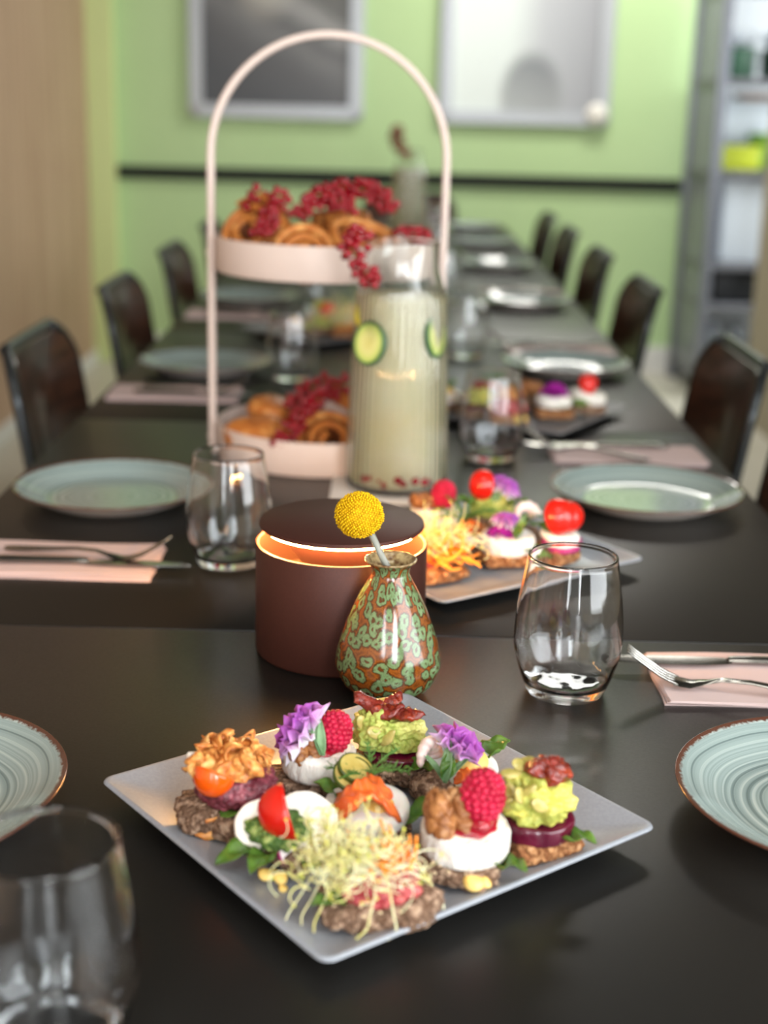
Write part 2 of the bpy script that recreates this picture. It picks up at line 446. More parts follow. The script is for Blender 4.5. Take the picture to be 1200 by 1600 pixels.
# ================================================================== TABLES
def table_build(nt, p, V):
    n = tnoise(nt, V, 2.5, 4); g = tnoise(nt, V, 420, 2)
    base(nt, p, ramp(nt, n, [(.3, (23, 22, 20)), (.7, (28, 27, 25))]))
    nt.links.new(mth(nt, 'ADD', mth(nt, 'MULTIPLY', g, .10), mth(nt, 'ADD', mth(nt, 'MULTIPLY', n, .08), .26)), p.inputs['Roughness'])
    bumpn(nt, p, g, .06, .0004)
M_table = mat('black_laminate', (46, 43, 39), .34, .36, build=table_build)
M_tedge = mat('table_edge', (70, 68, 64), .3, .5)
M_tleg = mat('black_metal_leg', (24, 24, 26), .4, .5, metal=.6)
SEAMS = [-.56, .374, 1.308, 2.25, 3.19, 4.13, 5.07, 6.36]
def tables():
    lab = ['black table nearest the camera, carrying the front canape plate', 'black table carrying the brown lamp and the cake stand, behind the first seam', 'third black table from the camera', 'black table farthest down the row, by the green wall']
    for k, (a, b, c) in enumerate(((0, 1, 2), (2, 3, 4), (4, 5, 6), (6, 7, None))):
        y0 = SEAMS[a]; y1 = SEAMS[c] if c else SEAMS[b]
        t = thing('dining_table', lab[k], 'table', (0, (y0+y1)/2, 0), 0, 'black tables set end to end')
        ym = (y0+y1)/2
        for p0, p1 in ([(SEAMS[a], SEAMS[b]), (SEAMS[b], SEAMS[c])] if c else [(SEAMS[a], SEAMS[b])]):
            part('tabletop', one('tabletop', rbox(1.0, p1-p0-.0016, .03, .002, 2), M_table, True, 30), t, (0, (p0+p1)/2-ym, TZ-.015))
        part('apron', one('apron', rbox(.84, y1-y0-.16, .05, .003), M_tleg, True, 30), t, (0, 0, TZ-.0555))
        lm = cached('tleg', lambda: one('leg', rbox(.05, .05, TZ-.03, .004), M_tleg, True, 30))
        for sx in (-1, 1):
            for sy in (-1, 1): part('leg', lm, t, (sx*.455, sy*((y1-y0)/2-.055), (TZ-.03)/2))
tables()

# ================================================================== CHAIRS
M_chair = mat('dark_walnut_shell', (78, 49, 36), .28, .5, col2=(46, 31, 25), nscale=6, stretch=(2, 2, 12), coat=.3)
M_cframe = mat('black_tube', (58, 62, 64), .3, .5, metal=.7)
def panel(w, h, rc, t, bulge, lean, n=10):
    o = rrect(w, h, rc, 5); R = []
    def P(a, b, off):
        y = bulge*(2*a/w)**2 + lean*(b+h/2)
        return (a, y+off, b)
    front = [[P(a*s, b*s, -t/2) for a, b in o] for s in (.02, .25, .5, .75, .94)]+[[P(a*.985, b*.985, -t/2) for a, b in o], [P(a, b, -t/4) for a, b in o], [P(a, b, t/4) for a, b in o]]
    back = [[P(a*s, b*s, t/2) for a, b in o] for s in (.985, .75, .5, .25, .02)]
    return loops(front+back)
def make_chair(label):
    t = thing('dining_chair', label, 'chair', (0, 0, 0), 0, 'dark chairs along the black tables')   # faces -y, backrest on +y
    part('backrest', one('backrest', panel(.41, .33, .075, .014, -.035, .16), M_chair, True, 40), t, (0, .222, .682))
    part('seat', one('seat', loops([[(a, b, .44+.015*(2*a/.43)**2) for a, b in rrect(.43, .42, .06)], [(a, b, .455+.015*(2*a/.43)**2) for a, b in rrect(.43, .42, .06)]]), M_chair, True, 40), t, (0, 0, 0))
    for sx in (-1, 1):
        part('leg', one('leg', tube([(sx*.18, -.17, .44), (sx*.19, -.19, .2), (sx*.20, -.21, 0)], .011, 8), M_cframe), t)
        part('leg', one('leg', tube([(sx*.18, .17, .44), (sx*.195, .20, .2), (sx*.205, .235, 0)], .011, 8), M_cframe), t)
    def Pf(a, b): return (a, .222-.035*(2*a/.41)**2+.16*(b+.165)+.004, .682+b)
    arc = [Pf(a, b) for a, b in rrect(.424, .344, .082, 6) if b > -.085]
    pts = [(.19, .16, .435), (.203, .185, .50), Pf(.212, -.08)]+arc+[Pf(-.212, -.08), (-.203, .185, .50), (-.19, .16, .435)]
    part('back_frame', one('back_frame', tube(smoothprof(pts, 2), .0095, 8), M_cframe), t)
    return t
LCH = [(2.42, 'nearest chair on the left side of the tables'), (3.20, 'second chair from the front on the left side'), (4.0, 'third chair from the front on the left side'), (4.85, 'fourth chair on the left side, beyond the arch of the stand')]
RCH = [(1.86, 'nearest chair on the right side, at the photo edge'), (2.45, 'second chair from the front on the right side, by the beige wall'), (3.42, 'third chair from the front on the right side'), (4.18, 'fourth chair from the front on the right side'), (4.95, 'fifth chair from the front on the right side'), (5.62, 'farthest chair on the right side, before the green wall')]
c0 = make_chair('dark chair, '+LCH[0][1]); c0.location = (-.355, LCH[0][0], 0); c0.rotation_euler = (0, 0, PI/2)
for y, l in LCH[1:]: copy_tree(c0, (-.355, y, 0), PI/2, 'dark chair, '+l)
for y, l in RCH: copy_tree(c0, (.355, y, 0), -PI/2, 'dark chair, '+l)
copy_tree(c0, (.08, 6.52, 0), 0, 'dark chair at the far end of the tables, before the black rail')

# ================================================================== TABLEWARE
def plate_build(nt, p, V):
    x, y, z = sep(nt, V)
    r = mth(nt, 'SQRT', mth(nt, 'ADD', mth(nt, 'POWER', x, 2.), mth(nt, 'POWER', y, 2.)))
    wob = tnoise(nt, V, 7, 2)
    rr = mth(nt, 'ADD', r, mth(nt, 'MULTIPLY', wob, .012))
    band = tnoise(nt, mth(nt, 'MULTIPLY', rr, 190.), 1., 3, .6, '1D')
    c = ramp(nt, band, [(.28, (98, 113, 111)), (.42, (128, 144, 141)), (.56, (146, 161, 157)), (.72, (172, 183, 177))])
    rim = mth(nt, 'ADD', r, mth(nt, 'MULTIPLY', tnoise(nt, V, 260, 3), .006))
    g = node(nt, 'ShaderNodeMapRange'); g.inputs[1].default_value = .1240; g.inputs[2].default_value = .1262
    nt.links.new(rim, g.inputs[0])
    base(nt, p, mixc(nt, g.outputs[0], c, (86, 54, 42)))
M_plate = mat('blue_grey_glaze', (160, 178, 176), .12, .55, build=plate_build, coat=.3)
M_pfoot = mat('plate_underside', (214, 204, 194), .25, .5)
def plate_mesh():
    up = [(0, .0055), (.05, .0055), (.080, .0062), (.094, .010), (.108, .0165), (.120, .0225), (.1245, .0245), (.1262, .0250)]
    dn = [(.1268, .0240), (.1262, .0226)]
    g = G().add(lathe(smoothprof(up, 4)+dn, 72))
    a = g.mesh('glazed_top', M_plate)
    b = one('underside', lathe(smoothprof([(.1262, .0226), (.120, .0195), (.106, .0125), (.092, .0055), (.084, .0025), (.078, .0)], 4)+[(.074, 0), (.073, .0025), (0, .003)], 72), M_pfoot)
    return a, b
PA, PB = plate_mesh()
def plate(x, y, label):
    t = thing('dinner_plate', label, 'plate', (x, y, TZ), random.Random(int(x*999+y*77)).random()*6, 'blue-grey dinner plates')
    part('glazed_top', PA, t); part('underside', PB, t, label='pale underside'); return t
plate(-.353, .93, 'blue-grey plate cut by the left photo edge, behind the front glass')
plate(.349, .955, 'blue-grey plate cut by the right photo edge, nearest the camera')
plate(-.349, 1.765, 'blue-grey plate on the left between the nearest chair and the tumbler')
plate(.345, 1.815, 'blue-grey plate on the right behind the second canape plate')
plate(-.350, 2.69, 'blue-grey plate behind the left pole of the stand')
plate(.352, 2.78, 'blue-grey plate on the right beyond the purple-flower canape plate')
plate(-.362, 3.665, 'third blue-grey plate from the front on the left side')
plate(.351, 3.735, 'fourth blue-grey plate from the front on the right side')
plate(-.352, 4.60, 'fourth blue-grey plate from the front along the left edge')
plate(.345, 4.62, 'fifth blue-grey plate from the front on the right side')
plate(-.352, 5.42, 'farthest blue-grey plate on the left side')
plate(.350, 5.40, 'sixth blue-grey plate from the front on the right side')
plate(.340, 6.10, 'farthest blue-grey plate at the end of the right side')

M_glass = mat('clear_glass', (252, 254, 255), .0, .5, trans=1., ior=1.45)
def tumbler_mesh():
    out = smoothprof([(.0, .0), (.030, .0), (.0345, .0022), (.0405, .016), (.0465, .036), (.048, .052), (.0465, .078), (.0425, .105), (.0394, .1245)], 5)
    rim = [(.0395, .1256), (.0394, .1266), (.0389, .1274), (.0381, .1276), (.0374, .1271), (.0371, .1262), (.0373, .1250)]
    inn = smoothprof([(.0412, .105), (.0453, .078), (.0468, .052), (.0452, .036), (.0390, .0165), (.030, .0095), (0, .0085)], 5)
    v, f = lathe(out+rim+inn, 96); n0 = 1+(len(out)-1+len(rim))*96; w = []
    for i, p in enumerate(v):
        q = Vector(p); r = math.hypot(q.x, q.y)
        if i >= n0 and r > .001:
            k = max(0, min(1, (.062-q.z)/.03)); e = noise.noise(Vector((q.x*70, q.y*70, q.z*110)))
            q.x *= 1-.013*k*e-.004*e; q.y *= 1-.013*k*e-.004*e
        w.append(q)
    return one('glass', (w, f), M_glass)
GM = tumbler_mesh()
GL = [(-.173, .662, 'clear stemless glass cut off at the lower left corner'), (.166, 1.180, 'clear stemless glass right of the speckled vase'), (-.173, 1.520, 'clear stemless glass left of the brown lamp'),
      (.155, 2.050, 'clear stemless glass in front of the purple-flower canape plate'), (.159, 2.943, 'clear stemless glass behind the first one on the right of the carafe'), (-.181, 2.640, 'clear stemless glass seen between the two tiers of the stand'),
      (.157, 3.90, 'third clear stemless glass beyond the carafe on the right'), (-.180, 3.60, 'clear stemless glass far behind the upper tier, left row'), (.157, 4.80, 'fourth clear stemless glass beyond the carafe on the right'),
      (-.180, 4.55, 'farther clear stemless glass in the left row'), (.157, 5.62, 'farthest clear stemless glass in the right row')]
for x, y, l in GL: solo('drinking_glass', GM, l, 'glass', (x, y, TZ), (0, 0, x*40+y*9), 'stemless drinking glasses')

# napkins with knife and fork
M_nap = mat('pink_paper_napkin', (204, 182, 178), .85, .15, bump=.15, bscale=900, bdist=.0005)
def napkin_mesh(w, d, k):
    def fn(u, v):
        x = (u-.5)*w; y = (v-.5)*d
        return (x+.0007*math.sin(v*9+k), y+.0008*math.sin(u*8+k*2), .0016*k+.0009*math.sin(u*5+v*3+k)*(k > 0))
    return one('fold', thick(grid(16, 8, fn), .0011), M_nap, True, 40)
NF = [napkin_mesh(.225, .118-.001*k, k) for k in range(4)]
M_cut = mat('polished_steel', (150, 148, 142), .2, .5, metal=1.)
def cl(x):                                  # centre line of the fork, tine tips at x = 0
    pts = [(0, .030), (.015, .0200), (.03, .0105), (.045, .0035), (.058, .0022), (.072, .0055), (.09, .0098), (.115, .0092), (.15, .0055), (.195, .0028)]
    for (a, b), (c, d) in zip(pts, pts[1:]):
        if a <= x <= c:
            t = (x-a)/(c-a); t = t*t*(3-2*t)*.5+t*.5; return b+(d-b)*t
    return pts[-1][1]
def strip(st, t):
    """st: (x, y_centre, half width, z)"""
    R = []
    for x, yc, hw, z in st:
        R.append([(x, yc-hw, z), (x, yc-hw*.6, z+t*.9), (x, yc+hw*.6, z+t*.9), (x, yc+hw, z), (x, yc+hw*.7, z-t*.4), (x, yc-hw*.7, z-t*.4)])
    return loops(R)
def fork_meshes():
    ws = [(.043, .0108), (.050, .0112), (.058, .0105), (.066, .0075), (.074, .0042), (.085, .0031), (.11, .0036), (.14, .0052), (.17, .0072), (.188, .0076), (.194, .0050), (.1955, .0015)]
    handle = one('handle', strip([(x, 0, w, cl(x)) for x, w in ws], .0022), M_cut, True, 50)
    tines = []
    for k in range(4):
        y0 = -.0088+k*.00587
        tines.append(one('tine', tube([(x, y0*(.93+.07*x/.045), cl(x)+.0006) for x in (0, .003, .008, .015, .022, .03, .038, .047)], [.0005, .0009, .0012, .0013, .0014, .0014, .0014, .0013], 10), M_cut))
    return handle, tines
FH, FT = fork_meshes()
def knife_meshes():
    bl = [(.000, .004, .0006), (.004, .002, .0038), (.012, .0, .0066), (.03, -.0005, .0083), (.06, -.0008, .0092), (.09, -.0008, .0090), (.108, .0, .0070), (.116, .0, .0052)]
    blade = one('blade', loops([[(x, y-w, .0022), (x, y-w*.2, .0030), (x, y+w, .0034), (x, y+w, .0018), (x, y-w*.2, .0014), (x, y-w, .0020)] for x, y, w in bl]), M_cut, True, 50)
    hd = [(.113, .0046, .0042), (.12, .0060, .0062), (.135, .0066, .0068), (.17, .0074, .0072), (.205, .0086, .0074), (.218, .0078, .0070), (.2225, .0040, .0040)]
    handle = one('handle', loops([[(x, w*math.cos(a), .0044+h*.5*math.sin(a)) for a in [2*PI*i/10 for i in range(10)]] for x, w, h in hd]), M_cut, True, 60)
    return blade, handle
KB, KH = knife_meshes()
def setting(x, y, side, where, fork=None, dx=0.):
    """a folded napkin under knife and fork; side +1: handles towards +x"""
    rz = 0 if side > 0 else PI
    t = thing('paper_napkin', 'folded pale pink paper napkin '+where, 'napkin', (x, y, TZ+.0008), rz, 'pink napkins')
    for k in range(4): part('fold', NF[k], t, (.0012*k, -.0008*k, 0), (0, 0, .006*k))
    m = 1 if side > 0 else -1
    k = thing('table_knife', 'steel table knife on the pink napkin '+where, 'knife', (x+m*(-.152+dx), y+m*.024, TZ+.0072), rz+.005, 'steel knives')
    part('blade', KB, k); part('handle', KH, k)
    fx, fy, fr = fork or (-.128, .012, -.22)
    f = thing('table_fork', 'steel fork on the pink napkin '+where, 'fork', (x+m*(fx+dx), y+m*fy, TZ+.0075), rz+fr, 'steel forks')
    part('handle', FH, f)
    for q in FT: part('tine', q, f)
setting(.363, 1.211, 1, 'by the right edge, beside the clear glass', (-.142, -.020, -.22))
setting(-.362, 1.505, -1, 'left of the brown lamp', (-.128, .022, -.20))
setting(.360, 2.085, 1, 'behind the right-hand plate', (-.150, .018, -.45))
setting(-.370, 2.455, -1, 'beside the nearest left chair')
setting(.365, 3.04, 1, 'beyond the second plate of the right row', (-.150, .018, -.45))
setting(-.372, 3.43, -1, 'behind the left pole of the stand')
setting(.365, 3.99, 1, 'far down the right row')
setting(-.372, 4.36, -1, 'far down the left row')

# ================================================================== BROWN LAMP
def lamp():
    Mb = mat('rust_brown_metal', (74, 40, 32), .5, .4, col2=(66, 35, 28), nscale=900, ndetail=2, bump=.12, bscale=1500, bdist=.0003, metal=.25)
    Mc = mat('lamp_inside', (58, 34, 24), .5, .3)
    Ml = mat('lamp_diffuser', (255, 240, 220), .5, emit=(255, 186, 108), estr=350.)
    t = thing('table_lamp', 'round rust-brown metal lamp with a raised lid, glowing inside, behind the vase', 'lamp', (-.039, 1.272, TZ))
    r = .0805
    part('body', one('body', lathe([(0, 0), (r-.004, 0), (r-.001, .001), (r, .004), (r, .1050), (r-.0008, .1063), (r-.0022, .1063), (r-.003, .1053)], 96), Mb, True, 40), t)
    part('inner_wall', one('inner_wall', lathe([(r-.003, .1053), (r-.003, .066), (0, .066)], 96), Mc, True, 40), t, label='warm lit inside of the body')
    part('lid', one('lid', lathe([(0, .1265), (.0755, .1265), (.0768, .1257), (.0770, .1247), (.0770, .1227), (.0760, .1217), (.0735, .1215)], 96), Mb, True, 40), t)
    part('light_ring', one('light_ring', lathe([(.0735, .1215), (.0720, .1190), (.060, .1185), (.058, .1215)], 96), Ml, True, 40), t, label='glowing warm white ring under the lid')
    part('reflector', one('reflector', lathe([(.060, .1190), (.056, .114), (.050, .104), (.040, .090), (.032, .078), (.030, .0665)], 96), Mb, True, 40), t)
lamp()

# ================================================================== VASE
def vase_build(nt, p, V):
    x, y, z = sep(nt, V)
    cb = node(nt, 'ShaderNodeCombineXYZ')
    nt.links.new(mth(nt, 'MULTIPLY', mth(nt, 'ARCTAN2', x, mth(nt, 'MULTIPLY', y, -1.)), .040), cb.inputs[0])
    nt.links.new(mth(nt, 'MULTIPLY', z, .88), cb.inputs[1])
    nz = node(nt, 'ShaderNodeTexNoise'); nz.inputs['Scale'].default_value = 90; nt.links.new(V, nz.inputs['Vector'])
    sb = node(nt, 'ShaderNodeVectorMath', operation='SUBTRACT'); nt.links.new(nz.outputs['Color'], sb.inputs[0]); sb.inputs[1].default_value = (.5, .5, .5)
    sc = node(nt, 'ShaderNodeVectorMath', operation='SCALE'); sc.inputs['Scale'].default_value = .010; nt.links.new(sb.outputs[0], sc.inputs[0])
    w = node(nt, 'ShaderNodeVectorMath', operation='ADD'); nt.links.new(cb.outputs[0], w.inputs[0]); nt.links.new(sc.outputs[0], w.inputs[1])
    def v2(scale):
        t = node(nt, 'ShaderNodeTexVoronoi', voronoi_dimensions='2D'); t.inputs['Scale'].default_value = scale; t.inputs['Randomness'].default_value = .9
        nt.links.new(w.outputs[0], t.inputs['Vector']); return t.outputs['Distance']
    d = v2(92); d2 = v2(190)
    fine = tnoise(nt, V, 700, 4, .75); big = tnoise(nt, V, 55, 3); mid = tnoise(nt, V, 160, 3)
    green = mixc(nt, mth(nt, 'MULTIPLY', mid, .9), (78, 104, 66), (132, 158, 110))
    ds = mth(nt, 'ADD', d, mth(nt, 'ADD', mth(nt, 'MULTIPLY', mth(nt, 'SUBTRACT', fine, .5), .42), mth(nt, 'MULTIPLY', mth(nt, 'SUBTRACT', big, .5), .5)))
    k = ramp(nt, ds, [(.09, (0, 0, 0)), (.17, (255, 255, 255)), (.39, (255, 255, 255)), (.46, (0, 0, 0))])
    dark = ramp(nt, ds, [(.06, (84, 44, 16)), (.14, (44, 28, 14)), (.42, (44, 30, 14)), (.52, (84, 44, 16)), (.64, (140, 76, 24)), (.84, (100, 52, 18))])
    c = mixc(nt, k, dark, green)
    sp = ramp(nt, mth(nt, 'ADD', d2, mth(nt, 'MULTIPLY', mth(nt, 'SUBTRACT', fine, .5), .3)), [(.10, (255, 255, 255)), (.16, (0, 0, 0)), (.3, (0, 0, 0)), (.36, (160, 160, 160)), (.42, (0, 0, 0))])
    c = mixc(nt, mth(nt, 'MULTIPLY', sp, .45), c, (66, 44, 22))
    grain = ramp(nt, fine, [(.38, (200, 200, 200)), (.52, (0, 0, 0))])
    base(nt, p, mixc(nt, mth(nt, 'MULTIPLY', grain, .6), c, (70, 50, 26)))
    bumpn(nt, p, ds, .10, .0010)
def vase():
    m = mat('reactive_glaze', (130, 150, 100), .08, .6, build=vase_build, coat=.4)
    mr = mat('glaze_lip', (176, 156, 112), .15, .5, col2=(96, 66, 40), nscale=180)
    t = thing('bud_vase', 'glossy teardrop bud vase with green and rust speckled glaze in front of the lamp', 'vase', (.007, 1.167, TZ))
    out = smoothprof([(.0, .0), (.024, .0), (.0300, .0020), (.0400, .0110), (.0460, .0250), (.0462, .0330), (.0435, .0470), (.0365, .0680), (.0275, .0890), (.0185, .1060), (.0163, .1125), (.0180, .1180), (.0222, .1222)], 6)
    part('body', one('body', lathe(out, 80), m), t)
    part('lip', one('lip', lathe(smoothprof([(.0222, .1222), (.0228, .1232), (.0222, .1240), (.0205, .1236), (.0165, .1195), (.0140, .1125), (.0160, .1040), (.021, .09), (0, .08)], 4), 64), mr), t, label='worn cream and brown lip')
    f = thing('craspedia_flower', 'yellow ball-shaped craspedia flower on a grey stem standing in the vase', 'flower', (.007, 1.167, TZ+.082))
    part('stem', one('stem', tube(smoothprof([(.012, -.004, 0), (.004, -.004, .022), (-.008, -.004, .045), (-.018, -.004, .066)], 5), .0030, 10), mat('grey_stem', (150, 150, 142), .6, .3, col2=(120, 124, 110), nscale=120, stretch=(1, 1, .2))), f)
    g = G(); c = Vector((-.028, -.004, .0815)); rnd = random.Random(3)
    g.add(blob(.0185, .0185, .0175, 3, 0), T(*c))
    n = 900; V, F = ico(1)
    for i in range(n):
        z = 1-2*(i+.5)/n; a = i*2.399963; s = math.sqrt(1-z*z)
        d = Vector((s*math.cos(a), s*math.sin(a), z)); k = 1+rnd.uniform(-.03, .05)
        q = c+Vector((d.x*.0200*k, d.y*.0200*k, d.z*.0188*k))
        g.add((V, F), T(*q, s=rnd.uniform(.00085, .0012)))
    part('flower_head', g.mesh('flower_head', mat('craspedia_yellow', (232, 190, 20), .7, .2, col2=(196, 150, 10), nscale=300, ndetail=2)), f)
vase()

# ================================================================== CAKE STAND
M_stand = mat('blush_powder_coat', (208, 190, 180), .45, .4, bump=.06, bscale=1800, bdist=.0002)
SX, SY = -.091, 2.062
def stand():
    t = thing('cake_stand', 'two-tier blush pink metal stand with a tall arched handle', 'stand', (SX, SY, TZ))
    r = .160
    def tray(z):
        return lathe([(0, z), (r-.004, z), (r-.001, z+.001), (r, z+.004), (r, z+.0475), (r-.001, z+.0490), (r-.003, z+.0490), (r-.004, z+.0475), (r-.004, z+.006), (r-.006, z+.004), (0, z+.004)], 96)
    part('lower_tray', one('tray', tray(0.0), M_stand, True, 50), t)
    part('upper_tray', one('tray', tray(.268), M_stand, True, 50), t)
    R = .1665; zc = .425; pts = [(-R, 0, .002), (-R, 0, .15), (-R, 0, .3)]+[(-R*math.cos(a), 0, zc+R*math.sin(a)) for a in [PI*i/32 for i in range(33)]]+[(R, 0, .3), (R, 0, .15), (R, 0, .002)]
    v = []; rings = []
    for i, p in enumerate(pts):
        P = Vector(p); q = Vector(pts[min(i+1, len(pts)-1)])-Vector(pts[max(i-1, 0)]); q.normalize(); nrm = Vector((q.z, 0, -q.x))
        rings.append([P+nrm*a+Vector((0, b, 0)) for a, b in rrect(.0105, .017, .0035, 3)])
    part('arched_handle', one('arched_handle', loops(rings), M_stand, True, 60), t)
    for z in (.020, .290):
        for s in (-1, 1):
            part('screw', cached('screw', lambda: one('screw', lathe([(0, .003), (.003, .0025), (.0045, 0), (0, 0)], 16), M_stand)), t, (s*.1715, 0, z), (0, s*PI/2, 0))
stand()

# pastries
M_pastry = mat('golden_pastry', (196, 130, 64), .5, .35, col2=[(168, 96, 38), (220, 162, 92)], nscale=45, ndetail=5, lo=.3, hi=.72, bump=.4, bscale=160, bdist=.0015)
M_fill = mat('cinnamon_filling', (84, 46, 26), .5, .4, col2=(112, 64, 36), nscale=90)
def roll_meshes(seed, R0, H):
    rnd = random.Random(seed); turns = 2.4; n = 72; th = .0062
    def path(t, off): a = 2*PI*turns*t+seed; r = .010+(R0-.012)*t+off; return r*math.cos(a), r*math.sin(a), a
    R = []; Fi = []
    for i in range(n+1):
        t = i/n; x, y, a = path(t, 0); c, s = math.cos(a), math.sin(a); k = 1 if t < .94 else max(.25, (1-t)/.06); h = H*(1-.18*t)*(1+.06*math.sin(a*2+seed))
        R.append([(x+c*th*q*k, y+s*th*q*k, h*.5+w*h*.5) for q, w in ((-.7, -1), (.7, -1), (1, -.7), (1.05, 0), (1, .6), (.6, .95), (0, 1.04), (-.6, .95), (-1, .6), (-1.05, 0), (-1, -.7))])
        if i % 2 == 0:
            x, y, a = path(t, -th*1.15); Fi.append([(x+c*.0026*q, y+s*.0026*q, h*.45+w*h*.44) for q, w in ((-1, -1), (1, -1), (1, .8), (0, 1), (-1, .8))])
    return one('dough', loops(R), M_pastry, True, 60), one('filling', loops(Fi), M_fill, True, 60)
ROLLS = [roll_meshes(k, r, h) for k, (r, h) in enumerate(((.048, .034), (.044, .036), (.05, .032)))]
def pastry(v, loc, rot, label, s=1.):
    t = thing('cinnamon_roll', label, 'pastry', (loc[0], loc[1], TZ+loc[2]), 0, 'cinnamon rolls on the stand'); t.rotation_euler = rot; t.scale = (s, s, s)
    part('dough', ROLLS[v][0], t); part('filling', ROLLS[v][1], t)
def bun(loc, rot, label, r=(.05, .04, .022), seed=1):
    t = thing('puff_pastry', label, 'pastry', (loc[0], loc[1], TZ+loc[2]), 0, 'puff pastries on the stand'); t.rotation_euler = rot
    me = one('crust', blob(*r, 4, .14, 28, .05, 120, seed, 2.4), M_pastry)
    part('crust', me, t, (0, 0, r[2]*.85))
    part('glaze', one('glaze', blob(r[0]*.72, r[1]*.72, r[2]*.5, 3, .2, 50, 0, 1, seed+5), mat('brown_crust', (150, 82, 34), .35, .5, col2=(186, 116, 56), nscale=60)), t, (0, 0, r[2]*1.38))
U = .273
pastry(0, (-.186, 2.035, U+.042), (rad(60), rad(8), rad(-34)), 'cinnamon roll tilted at the left side of the upper tray', 1.12)
pastry(1, (-.118, 1.965, U+.022), (rad(72), 0, rad(6)), 'cinnamon roll standing on edge at the middle front of the upper tray')
pastry(2, (-.04, 2.005, U+.026), (rad(28), rad(6), rad(25)), 'largest cinnamon roll at the right of the upper tray, behind the carafe', 1.12)
pastry(0, (-.10, 2.10, U+.002), (0, 0, 1.2), 'cinnamon roll lying at the middle back of the upper tray')
pastry(1, (-.19, 2.13, U+.002), (0, 0, 2.), 'cinnamon roll lying at the back left of the upper tray')
pastry(2, (.0, 2.12, U+.002), (0, 0, 4.), 'cinnamon roll lying at the back right of the upper tray')
pastry(1, (-.07, 2.07, U+.046), (rad(8), 0, 0.4), 'cinnamon roll on top of the pile, under the currants, upper tray')
Lw = .005
bun((-.186, 1.998, Lw+.018), (rad(14), rad(-6), .3), 'smooth golden pastry at the left front of the lower tray', (.048, .036, .021), 2)
bun((-.168, 2.075, Lw+.035), (rad(12), rad(10), 1.), 'golden pastry lying higher at the left back of the lower tray', (.046, .038, .02), 4)
bun((-.122, 1.945, Lw), (rad(10), 0, .2), 'small golden pastry at the front rim of the lower tray', (.03, .028, .016), 7)
pastry(2, (-.082, 2.0, Lw+.020), (rad(58), rad(-6), rad(12)), 'cinnamon roll leaning at the middle of the lower tray')
pastry(0, (-.05, 2.10, Lw+.046), (rad(30), 0, 2.), 'cinnamon roll stacked high at the back of the lower tray')
pastry(1, (-.05, 2.12, Lw+.004), (0, 0, 3.), 'cinnamon roll lying under the stacked one in the lower tray')
pastry(1, (.008, 2.02, Lw+.020), (rad(50), 0, rad(30)), 'cinnamon roll in the lower tray hidden behind the carafe')
bun((-.15, 2.15, Lw), (0, 0, .2), 'golden pastry at the far back of the lower tray', (.05, .04, .024), 11)

# redcurrants
M_cur = mat('redcurrant_skin', (150, 4, 26), .14, .5, coat=.25, col2=(122, 2, 18), nscale=120)
M_tip = mat('currant_tip', (60, 34, 22), .8)
M_sprig = mat('currant_stem', (120, 132, 62), .6)
def berry_mesh():
    g = G(); g.add(lathe([(0, -.0060), (.0027, -.0053), (.0047, -.0036), (.0058, 0), (.0048, .0035), (.0027, .0052), (0, .0058)], 12))
    g.add(lathe([(0, -.0056), (.0008, -.0062), (.0012, -.0080), (.0002, -.0076)], 6), None, 1)
    return g.mesh('berry', [M_cur, M_tip])
BM = berry_mesh()
def currants(pts, n, label, seed, spread=.0085):
    """a sprig: a bent stem with berries hanging all round it"""
    P = smoothprof([tuple(p) for p in pts], 8); rnd = random.Random(seed)
    b = Vector(P[0]); t = thing('redcurrant_sprig', label, 'berries', (b.x, b.y, TZ+b.z), 0, 'redcurrant sprigs')
    L = [Vector(p)-b for p in P]
    g = G().add(tube(L, .0009, 6))
    qs = []
    for i in range(n):
        k = (i+.4)/n*(len(L)-1); j = int(k); f = k-j; c = L[j].lerp(L[min(j+1, len(L)-1)], f)
        best = None
        for _ in range(14):
            d = Vector((rnd.uniform(-1, 1), rnd.uniform(-1, 1), rnd.uniform(-.9, .9))).normalized()
            q = c+d*spread*rnd.uniform(.8, 1.25)
            m = min([(q-o).length for o in qs] or [1])
            if best is None or m > best[0]: best = (m, q, d)
        q, d = best[1], best[2]; qs.append(q)
        g.add(tube([c, c.lerp(q, .6)], .0005, 4, False))
        o = part('berry', BM, t, q, d.to_track_quat('-Z', 'Y').to_euler(), rnd.uniform(.88, 1.12))
    part('stem', g.mesh('stem', M_sprig), t)
currants([(-.150, 1.99, U+.106), (-.160, 1.985, U+.092), (-.168, 1.965, U+.072), (-.178, 1.945, U+.058)], 35, 'redcurrant sprig between the left and middle rolls of the upper tray', 1, .011)
currants([(-.185, 2.05, U+.105), (-.192, 2.04, U+.095), (-.20, 2.03, U+.09)], 10, 'short redcurrant sprig sticking up over the left roll', 2)
currants([(-.055, 2.05, U+.115), (-.085, 2.035, U+.110), (-.11, 2.02, U+.098), (-.13, 2.0, U+.082)], 40, 'redcurrant sprig running left over the top of the pile', 3, .011)
currants([(-.075, 2.06, U+.112), (-.05, 2.045, U+.112), (-.025, 2.04, U+.108), (-.004, 2.03, U+.094)], 40, 'redcurrant sprig on the very top of the pile, upper tray', 4, .011)
currants([(-.09, 2.03, U+.100), (-.075, 2.02, U+.096), (-.06, 2.01, U+.09)], 21, 'small redcurrant sprig behind the middle roll of the upper tray', 5, .011)
currants([(.012, 2.01, U+.062), (.03, 2.0, U+.055), (.048, 2.0, U+.052)], 17, 'redcurrant sprig at the right side of the upper tray, beside the carafe neck', 6)
currants([(-.105, 2.0, Lw+.088), (-.12, 1.98, Lw+.072), (-.135, 1.955, Lw+.052), (-.15, 1.925, Lw+.034)], 45, 'redcurrant sprig hanging to the front rim of the lower tray', 7, .011)
